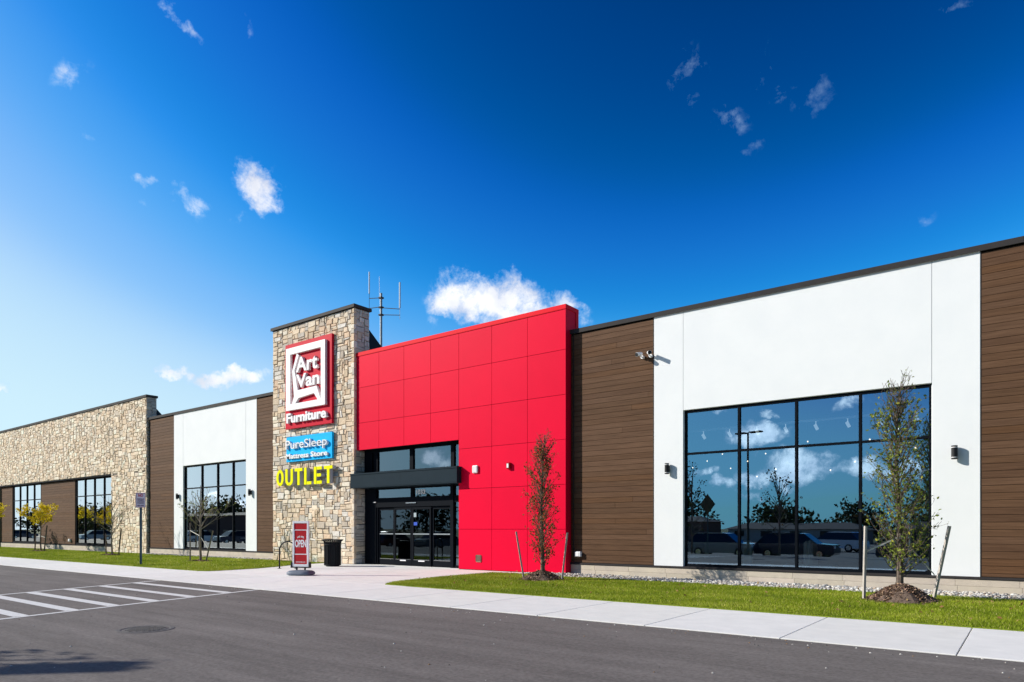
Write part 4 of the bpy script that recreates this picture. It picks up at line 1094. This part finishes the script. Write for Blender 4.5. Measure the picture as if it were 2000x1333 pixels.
def vase(bx_, by_, H, fork, spread, seed, label, leafm, leafk, lsize, nb, barkm, r0=.045, tone=.5, name='young_tree'):
    r = random.Random(seed); wd, lv = MB(), MB()
    tp = [(bx_+.02*math.sin(i), by_+.02*math.cos(i*1.3), -.05+(H*.92+.05)*i/10) for i in range(11)]
    wd.tube(tp, [r0*(1-.85*i/10)+.004 for i in range(11)], 7)
    for k in range(nb):
        t = k/nb; z = fork+(H*.75-fork)*t**1.3; az = k*2.399+r.uniform(-.5, .5)
        i = min(int((z+.05)/(H*.92+.05)*10), 9); p = Vector(tp[i]).lerp(Vector(tp[i+1]), ((z+.05)/(H*.92+.05)*10)-i)
        an = R_(r.uniform(40, 58))*(1-.35*t); d = Vector((math.cos(az)*math.sin(an), math.sin(az)*math.sin(an), math.cos(an)))
        L = spread*(1.25-.7*t)*r.uniform(.75, 1.1)
        o = dict(seg=.14, wig=.07, up=.035, rmin=.0045, depth=2, kids=[6, 3], ang=.55, ratio=.42, leafdepth=1, lpn=3, lprob=lambda q: leafk, lsize=lsize, tone=tone)
        branch(wd, lv, p, d, L, r0*.45, 0 if k < nb*.5 else 1, r, o)
    return finish(name, (bx_, by_, 0), label, 'tree', wd, lv, barkm, leafm, GT)
vase(-51.9, 17.0, 3.1, 1.35, 1.55, 21, 'small golden yellow autumn tree in front of the far left siding', M_leafY, .8, .125, 15, M_bark, name='yellow_tree')
vase(-40.8, 16.8, 3.8, 1.1, 1.7, 22, 'bare young tree before the end pier of the stone wing', M_leafS, .02, .08, 13, M_barkgrey)
vase(-30.0, 16.1, 3.75, 1.45, 1.35, 23, 'nearly bare young tree in front of the smaller window', M_leafS, .13, .085, 13, M_barkgrey, r0=.055)
vase(-59.4, 16.4, 3.6, 1.5, 1.6, 27, 'second golden yellow tree at the far left edge of the lawn', M_leafY, .5, .13, 13, M_bark, name='yellow_tree')
# stakes
def stake(p, q, w, label, m=None):
    a = MB(); a.tube([p, q], w, 4)
    return tag(a.build('tree_stake', m or M_stake, origin=(p[0], p[1], 0)), label, 'stake', 'wooden tree stakes')
stake((-12.0, 16.4, -.1), (-12.38, 16.5, 1.40), .032, 'leaning wooden stake left of the slim tree at the red wall')
stake((-10.72, 16.45, -.1), (-10.55, 16.5, 1.38), .032, 'leaning wooden stake right of the slim tree at the red wall')
stake((-2.79, 15.88, -.1), (-2.76, 15.9, 1.55), .034, 'upright grey stake left of the tall tree by the large window')
stake((-1.66, 17.0, -.1), (-1.36, 17.0, 1.55), .036, 'leaning grey stake right of the tall tree by the large window')
stake((-52.6, 16.9, -.1), (-53.1, 17.1, 1.1), .04, 'stake on the left of the golden yellow tree', M_bark)
stake((-51.15, 16.95, -.1), (-51.1, 17.1, 1.7), .04, 'stake on the right of the golden yellow tree', M_bark)
stake((-41.5, 16.8, -.1), (-42.1, 17.0, 1.2), .035, 'stake on the left of the bare tree by the stone wing', M_bark)
stake((-40.2, 16.9, -.1), (-40.1, 17.0, 1.5), .035, 'stake on the right of the bare tree by the stone wing', M_bark)
stake((-30.7, 16.0, -.1), (-31.3, 16.3, 1.75), .035, 'left stake of the nearly bare tree before the smaller window', M_barkgrey)
stake((-29.55, 16.1, -.1), (-29.1, 16.2, 1.4), .035, 'right stake of the nearly bare tree before the smaller window', M_barkgrey)
def strap(pts, label):
    a = MB()
    for i in range(len(pts)-1):
        p, q = Vector(pts[i]), Vector(pts[i+1]); b = len(a.v); h = Vector((0, 0, .016)); n_ = (q-p).cross(h).normalized()*.003
        a.v += [tuple(v) for v in (p-h-n_, q-h-n_, q+h-n_, p+h-n_, p-h+n_, q-h+n_, q+h+n_, p+h+n_)]
        for f_ in ((0,1,2,3), (7,6,5,4), (0,4,5,1), (3,2,6,7), (0,3,7,4), (1,5,6,2)): a.face([b+k for k in f_])
    return tag(a.build('tree_strap', mat('webbing', (.55, .54, .50), .8), origin=pts[0]), label, 'strap', 'webbing straps tying trees to stakes')
strap([(-2.73, 15.91, .72), (-2.74, 15.93, 1.02), (-2.22, 16.17, 1.30), (-2.1, 16.25, 1.31)], 'pale webbing strap from the upright stake up to the tall tree trunk')
strap([(-2.15, 16.33, 1.31), (-1.62, 16.9, .52)], 'thin pale strap running down right from the tall tree trunk')
strap([(-52.95, 17.1, .95), (-51.9, 17.0, 1.0), (-51.15, 17.05, .9)], 'pale strap across the trunk of the golden yellow tree')
strap([(-31.1, 16.2, 1.4), (-30.0, 16.1, 1.15), (-29.45, 16.15, .6)], 'pale strap across the trunk of the nearly bare tree')
# mulch mounds
def mound(x, y, rx, ry, h, label, seed, n=1500, chip=.055):
    r = random.Random(seed); mb = MB(); nr, ns = 7, 30
    def hz(t): return h*(math.cos(min(t, 1)*math.pi)*.5+.5)**.75
    rims = []
    mb.v.append((x, y, h)); 
    ph = [r.uniform(.9, 1.12) for _ in range(ns)]
    for i in range(1, nr+1):
        for k in range(ns):
            a_ = 2*math.pi*k/ns; t = i/nr; mb.v.append((x+rx*t*ph[k]*math.cos(a_), y+ry*t*ph[k]*math.sin(a_), hz(t)+r.uniform(-.012, .012)*(1 if i < nr else 0)-(.02 if i == nr else 0)))
    for k in range(ns): mb.face([0, 1+k, 1+(k+1) % ns], (.95, .95, .95))
    for i in range(nr-1):
        for k in range(ns): mb.face([1+i*ns+k, 1+(i+1)*ns+k, 1+(i+1)*ns+(k+1) % ns, 1+i*ns+(k+1) % ns], (.95, .95, .95))
    for _ in range(n):
        a_ = r.uniform(0, 6.283); t = math.sqrt(r.random())*1.04; px = x+rx*t*math.cos(a_); py = y+ry*t*math.sin(a_); pz = hz(t)+.012
        L, w = chip*r.uniform(.5, 1.5), chip*.32*r.uniform(.6, 1.4)
        d = Vector((r.gauss(0, 1), r.gauss(0, 1), r.gauss(0, .35))).normalized(); s_ = d.cross(Vector((r.gauss(0, .4), r.gauss(0, .4), 1))).normalized()
        k = r.choice([.7, 1, 1.3, 1.9, 2.8]); c = (k, k*r.uniform(.85, 1), k*r.uniform(.75, .95))
        P0 = Vector((px, py, pz)); b = len(mb.v)
        mb.v += [tuple(P0+v) for v in (-d*L/2-s_*w/2, d*L/2-s_*w/2, d*L/2+s_*w/2, -d*L/2+s_*w/2)]; mb.face([b, b+1, b+2, b+3], c)
    return tag(mb.build('mulch_mound', M_mulch, origin=(x, y, 0)), label, 'mulch', 'mulch mounds round the young trees')
mound(-11.30, 16.3, .68, .72, .27, 'dark bark mulch mound at the foot of the slim tree by the red wall', 51, 2600, .065)
mound(-2.13, 16.1, .70, .82, .34, 'large bark mulch mound at the foot of the tall tree by the large window', 52, 5200, .062)
mound(-51.9, 16.95, .95, .5, .08, 'flat dark mulch ring under the golden yellow tree', 53, 400, .1)
mound(-40.8, 16.75, .85, .5, .08, 'flat dark mulch ring under the bare tree by the stone wing', 54, 400, .1)
mound(-30.0, 16.05, .7, .45, .06, 'flat thin mulch ring under the nearly bare tree', 55, 400, .08)
# fallen leaves on the right lawn
a = MB(); r_ = random.Random(77)
for _ in range(150):
    leaf(a, (r_.uniform(-14, .5), 12.5+5.6*r_.random()**.7, .06), .075, r_, r_.uniform(.5, 1))
tag(a.build('fallen_leaves', leafmat('brown_leaf', (.16, .07, .03), (.30, .17, .06), (.42, .30, .12))), 'scattered brown leaves lying on the lawn and pebbles at right', 'leaves', kind='stuff')

# ================================================================== INSIDE THE STORE
M_bulb = emis('warm_bulb', (1.0, .85, .65), 2.2)
r_ = random.Random(5)
def bulb(x, y, z, label):
    o = thing('pendant_lamp', (x, y, z), label, 'pendant lamp', 'pendant lamps inside the store')
    MB().lathe((x, y, z), [(.008, -.024), (.02, -.016), (.025, 0), (.02, .016), (.008, .024)], 10).build('bulb', M_bulb, o)
    MB().tube([(x, y, z+.06), (x, y, 6.3)], .006, 4).build('cord', M_black, o)
for i in range(24):
    bulb(-16+14.0*((i*.618) % 1)-.2, 21.5+9*((i*.381) % 1), 3.3+1.2*((i*.73) % 1), 'small warm glowing ceiling lamp seen through the large right hand window')
for i in range(7):
    bulb(-40.0+6.5*((i*.618) % 1), 21.5+5*((i*.381) % 1), 3.6+.9*((i*.73) % 1), 'small warm glowing ceiling lamp seen through the smaller window')
for i in range(8):
    bulb(-22.5+4.5*((i*.618) % 1), 21.2+5*((i*.381) % 1), 3.3+.35*((i*.73) % 1), 'small warm glowing ceiling lamp seen through the entrance glass')
M_spot = emis('spot_lamp_white', (.75, .85, .9), .35)
TR = thing('track_light', (-6, 20.5, 4.4), 'white ceiling track with spot heads inside the large right hand window', 'track light')
MB().box(-13, 3, 20.46, 20.54, 4.52, 4.58).build('track', M_signwhite, TR)
for i in range(15):
    x = -12.2+i*.82; a = MB(); a.tube([(x, 20.5, 4.52), (x, 20.5, 4.40)], .014, 5); a.tube([(x-.02, 20.48, 4.42), (x+.03, 20.55, 4.29)], .045, 10); a.build('spot_head', M_spot, TR)
def armchair(x, y, rz, label, w=.62, tall=1.15):
    o = thing('upholstered_chair', (x, y, 0), label, 'chair', 'display chairs inside the store')
    Mx = Matrix.Translation(Vector((x, y, 0))) @ Matrix.Rotation(rz, 4, 'Z')
    MB().bbox(-w/2, w/2, -.3, .3, .30, .50, .05).xform(Mx).build('seat', M_fab, o)
    MB().bbox(-w/2, w/2, .24, .36, .32, tall, .05).xform(Mx).build('backrest', M_fab, o)
    for i in (-1, 1):
        for j in (-1, 1): MB().box(i*(w/2-.06)-.025, i*(w/2-.06)+.025, j*.26-.025, j*.26+.025, 0, .305).xform(Mx).build('leg', M_black, o)
armchair(-6.25, 19.95, 2.2, 'cream dining chair inside the large window, left of centre')
armchair(-5.25, 20.0, -1.4, 'cream dining chair inside the large window, beside the middle mullion')
armchair(-4.5, 20.1, 1.6, 'cream dining chair inside the large window, just right of the middle mullion', .7, 1.2)
armchair(-3.0, 19.95, 3.1, 'low cream chair inside the large window, behind the upright stake', .9, .75)
TB = thing('display_table', (-31.9, 20.4, 0), 'white angled leg display table inside the smaller window', 'table')
MB().bbox(-33.2, -31.0, 20.0, 20.9, .95, 1.02, .01).build('table_top', M_fab, TB)
MB().tube([(-32.4, 20.3, .95), (-32.0, 20.2, .0)], .09, 4).build('leg', M_fab, TB); MB().tube([(-31.3, 20.3, .95), (-31.6, 20.2, .0)], .09, 4).build('leg', M_fab, TB)

# ================================================================== CAR PARK SIDE (seen in the glass)
GZ = -.52
a = MB(); a.slab([(-180, -6.3), (12, -6.3), (12, -1.8), (-180, -1.8)], GZ-.05, GZ+.12); tag(a.build('lawn', M_turf), kind='structure')
def suv(x, y, rz, paint, label, L=4.7, Wd=1.86, H=1.70, pickup=False):
    o = thing('parked_car', (x, y, GZ), label, 'car', 'cars parked on the far side of the car park')
    Mx = Matrix.Translation(Vector((x, y, GZ))) @ Matrix.Rotation(rz, 4, 'Z')
    hw = Wd/2
    low = [(-L/2, .45), (-L/2+.05, .95), (-L/2+1.15, 1.05), (L/2-.1, 1.02), (L/2, .6), (L/2-.05, .32), (-L/2+.1, .30)]
    cab = [(-L/2+1.05, 1.04), (-L/2+1.85, H-.03), (-L/2+2.2, H), (L/2-.75, H-.02), (L/2-.12, 1.01)]
    def loft(prof, yw, tw, zb):
        mb = MB(); n = len(prof)
        for yy in (-1, 1):
            for (px, pz) in prof:
                k = 1-(tw*(pz-zb)/(H-zb) if pz > zb else 0); mb.v.append((px, yy*yw*k, pz))
        for i in range(n):
            j = (i+1) % n; mb.face([i, j, n+j, n+i])
        mb.face(list(range(n))[::-1]); mb.face([n+i for i in range(n)])
        return mb
    loft(low, hw, .0, 0).xform(Mx).build('body', paint, o, fixn=True)
    loft([(p[0], p[1]) for p in cab], hw*.95, .2, 1.0).xform(Mx).build('cabin', M_glasscar, o, fixn=True)
    loft([(-L/2+1.9, H-.06), (-L/2+2.15, H+.015), (L/2-.78, H+.01), (L/2-.62, H-.06)], hw*.80, 0, 1.0).xform(Mx).build('roof', paint, o, fixn=True)
    for sx_ in (-L/2+.9, L/2-.9):
        for sy_ in (-1, 1):
            w = MB().lathe((sx_, sy_*(hw-.1)-.11, .36), [(.30, 0), (.36, .03), (.36, .19), (.30, .22)], 20, axis='y').xform(Mx).build('wheel', M_rubber, o, fixn=True)
            MB().lathe((sx_, sy_*(hw-.1)-.115, .36), [(.2, 0), (.21, .23)], 14, axis='y').xform(Mx).build('rim', M_chrome, w, fixn=True)
    for sy_ in (-1, 1): MB().box(-L/2-.01, -L/2+.12, sy_*(hw-.2)-.17, sy_*(hw-.2)+.17, .74, .88).xform(Mx).build('headlight', M_signwhite, o)
    return o
M_glasscar = mat('car_glass', (.01, .011, .012), .08, spec=.35, coat=.0)
P1 = mat('silver_blue_paint', (.16, .19, .24), .25, .5, coat=.8); P2 = mat('dark_blue_paint', (.02, .03, .06), .22, .4, coat=.8); P3 = mat('white_paint', (.6, .6, .6), .3, coat=.6); P4 = mat('dark_red_paint', (.12, .01, .012), .25, .3, coat=.8)
suv(-17.2, -8.6, math.pi, P1, 'grey blue parked car mirrored in the left part of the large window')
suv(-12.3, -8.9, math.pi, P2, 'dark blue parked car mirrored in the second light of the large window', 5.0)
suv(-5.2, -8.8, 0, P2, 'dark blue parked car mirrored in the third light of the large window')
suv(-13.5, -26, .2, P3, 'white parked car far across the car park, mirrored in the large window')
suv(-1.0, -30, 0, P4, 'dark red parked car far across the car park')
for i, (x, m_, s_) in enumerate([(-46, P1, 'grey blue'), (-52, P4, 'dark red'), (-82, P2, 'dark blue'), (-90, P3, 'white'), (-124, P1, 'pale grey blue'), (-157, P2, 'black blue')]):
    suv(x, -10, math.pi/2 if i % 2 else -math.pi/2, m_, s_+' parked car across the car park, '+['nearest the entrance of the six', 'second from the entrance side', 'third from the entrance side', 'fourth from the entrance side', 'fifth from the entrance side', 'farthest from the entrance of the six'][i])
def lamp_post(x, y, H, label, rz=0, hl=.95, hwid=.22):
    o = thing('lamp_post', (x, y, GZ), label, 'lamp post', 'car park lamp posts')
    MB().tube([(x, y, GZ), (x, y, GZ+H)], [.09, .06], 8).build('pole', M_black, o)
    MB().lathe((x, y, GZ), [(.28, 0), (.28, .7)], 14).build('footing', M_conc, o)
    Mx = Matrix.Translation(Vector((x, y, GZ+H))) @ Matrix.Rotation(rz, 4, 'Z')
    for s_ in (-1, 1):
        MB().bbox(min(s_*.15, s_*hl), max(s_*.15, s_*hl), -hwid, hwid, -.02, .07, .02).xform(Mx).build('lamp_head', M_black, o)
    MB().box(-.15, .15, -.03, .03, .01, .05).xform(Mx).build('arm', M_black, o)
lamp_post(-14.85, -7.0, 8.4, 'twin head lamp post mirrored in the large window', .2)
lamp_post(-21.5, -6.05, 8.2, 'lamp post whose head throws a shadow on the asphalt at lower left', .80, 1.55, .29)
lamp_post(-9.0, -52, 9, 'distant lamp post mirrored at the right of the large window', 0)
ds = thing('warning_sign', (-16.75, -4.6, GZ), 'back of a diamond shaped road sign mirrored in the large window', 'road sign')
MB().box(-16.78, -16.72, -4.62, -4.58, GZ, 3.3).build('post', M_postgreen, ds)
MB().prism([(-16.75-.52, 3.05), (-16.75, 3.05-.68), (-16.75+.52, 3.05), (-16.75, 3.05+.68)], -4.57, -4.555).build('sign_plate', mat('sign_back', (.10, .09, .05), .5, .3), ds)
# trees across the car park
def far_tree(x, y, H, rad, label, seed, trunkh=.25, nclump=60, m=None, thin=False, zb=GZ):
    r = random.Random(seed); wd, lv = MB(), MB()
    wd.tube([(x, y, zb), (x, y, zb+H*.8)], [rad*.06+.03, .03], 6)
    for k in range(nclump):
        a_ = r.uniform(0, 6.283); zz = trunkh+(1-trunkh)*r.random(); R1 = rad*math.sin(min(1, (zz-trunkh)/(1-trunkh)*.8+.2)*math.pi)**.5*math.sqrt(r.random())
        c = Vector((x+R1*math.cos(a_), y+R1*math.sin(a_), zb+zz*H))
        wd.tube([(x, y, zb+zz*H*.75), tuple(c)], [.03, .012], 3)
        for _ in range(22 if not thin else 9):
            cs = rad*.16; leaf(lv, c+Vector((r.gauss(0, cs), r.gauss(0, cs), r.gauss(0, cs*.8))), rad*.13 if not thin else .16, r, max(0, min(1, r.gauss(.35, .3))))
    return finish('distant_tree', (x, y, zb), label, 'tree', wd, lv, M_bark, m or M_leafD, 'trees beyond the car park')
far_tree(-11.6, -2.6, 5.6, 1.0, 'thin young tree mirrored in the middle of the large window', 61, .3, 26, None, True)
far_tree(-17.0, -2.6, 6.1, .95, 'thin young tree mirrored at the left edge of the large window', 62, .3, 26, None, True)
for i, (x, H, rd, w) in enumerate([(-25, 4.6, 6, 'broad dark'), (-17, 5.4, 5, 'tall dark'), (-8, 7.6, 5.0, 'low round'), (1, 7.5, 6, 'reddish brown'), (-40, 8, 6, 'wide spreading'), (-55, 9, 7, 'very broad'), (-72, 10, 7, 'bulky'), (-90, 9, 7, 'dense'), (-110, 11, 8, 'large dense'), (14, 8, 7, 'heavy'), (-130, 11, 9, 'tallest'), (-150, 9, 9, 'flat topped'), (-168, 8, 9, 'ragged'), (-186, 9, 10, 'dull green'), (-204, 9, 10, 'brownish'), (-222, 10, 10, 'squat'), (-240, 9, 10, 'lopsided'), (-258, 9, 10, 'far left'), (-276, 10, 10, 'outermost')]):
    far_tree(x*1.25, -72-(i*7 % 11), H, rd, w+' tree beyond the car park, seen only as a mirror image in the glass', 70+i, .12, 70)
for i, (x0, x1, h, c, w) in enumerate([(-200, -150, 5.5, (.06, .035, .03), 'long dark brown'), (-75, -40, 3.0, (.16, .09, .07), 'brown'), (-36, -18, 1.9, (.30, .29, .27), 'pale grey'), (-14, 6, 2.1, (.13, .10, .08), 'dark brown')]):
    o = thing('distant_building', ((x0+x1)/2, -62, GZ), w+' low building across the car park, mirrored in the glass', 'building')
    MB().box(x0, x1, -70, -62, GZ, GZ+h).build('wall', mat('far_wall', c, .9, var=tuple(q*.8 for q in c), scale=.5), o)
    a = MB(); a.v = [(x0-.5, -70.5, GZ+h), (x1+.5, -70.5, GZ+h), (x1+.5, -61.5, GZ+h), (x0-.5, -61.5, GZ+h), (x0+2, -66, GZ+h+.9), (x1-2, -66, GZ+h+.9)]
    for f_ in ([0, 3, 2, 1], [3, 2, 5, 4], [1, 0, 4, 5], [0, 3, 4], [2, 1, 5]): a.face(f_)
    a.build('roof', mat('far_roof', (.10, .08, .075), .9), o, fixn=True)
    a = MB()
    for k in range(int((x1-x0)/4)): a.box(x0+1+k*4, x0+2.6+k*4, -61.99, -61.97, GZ+.8, GZ+1.6)
    a.build('window', M_glasscar, o)
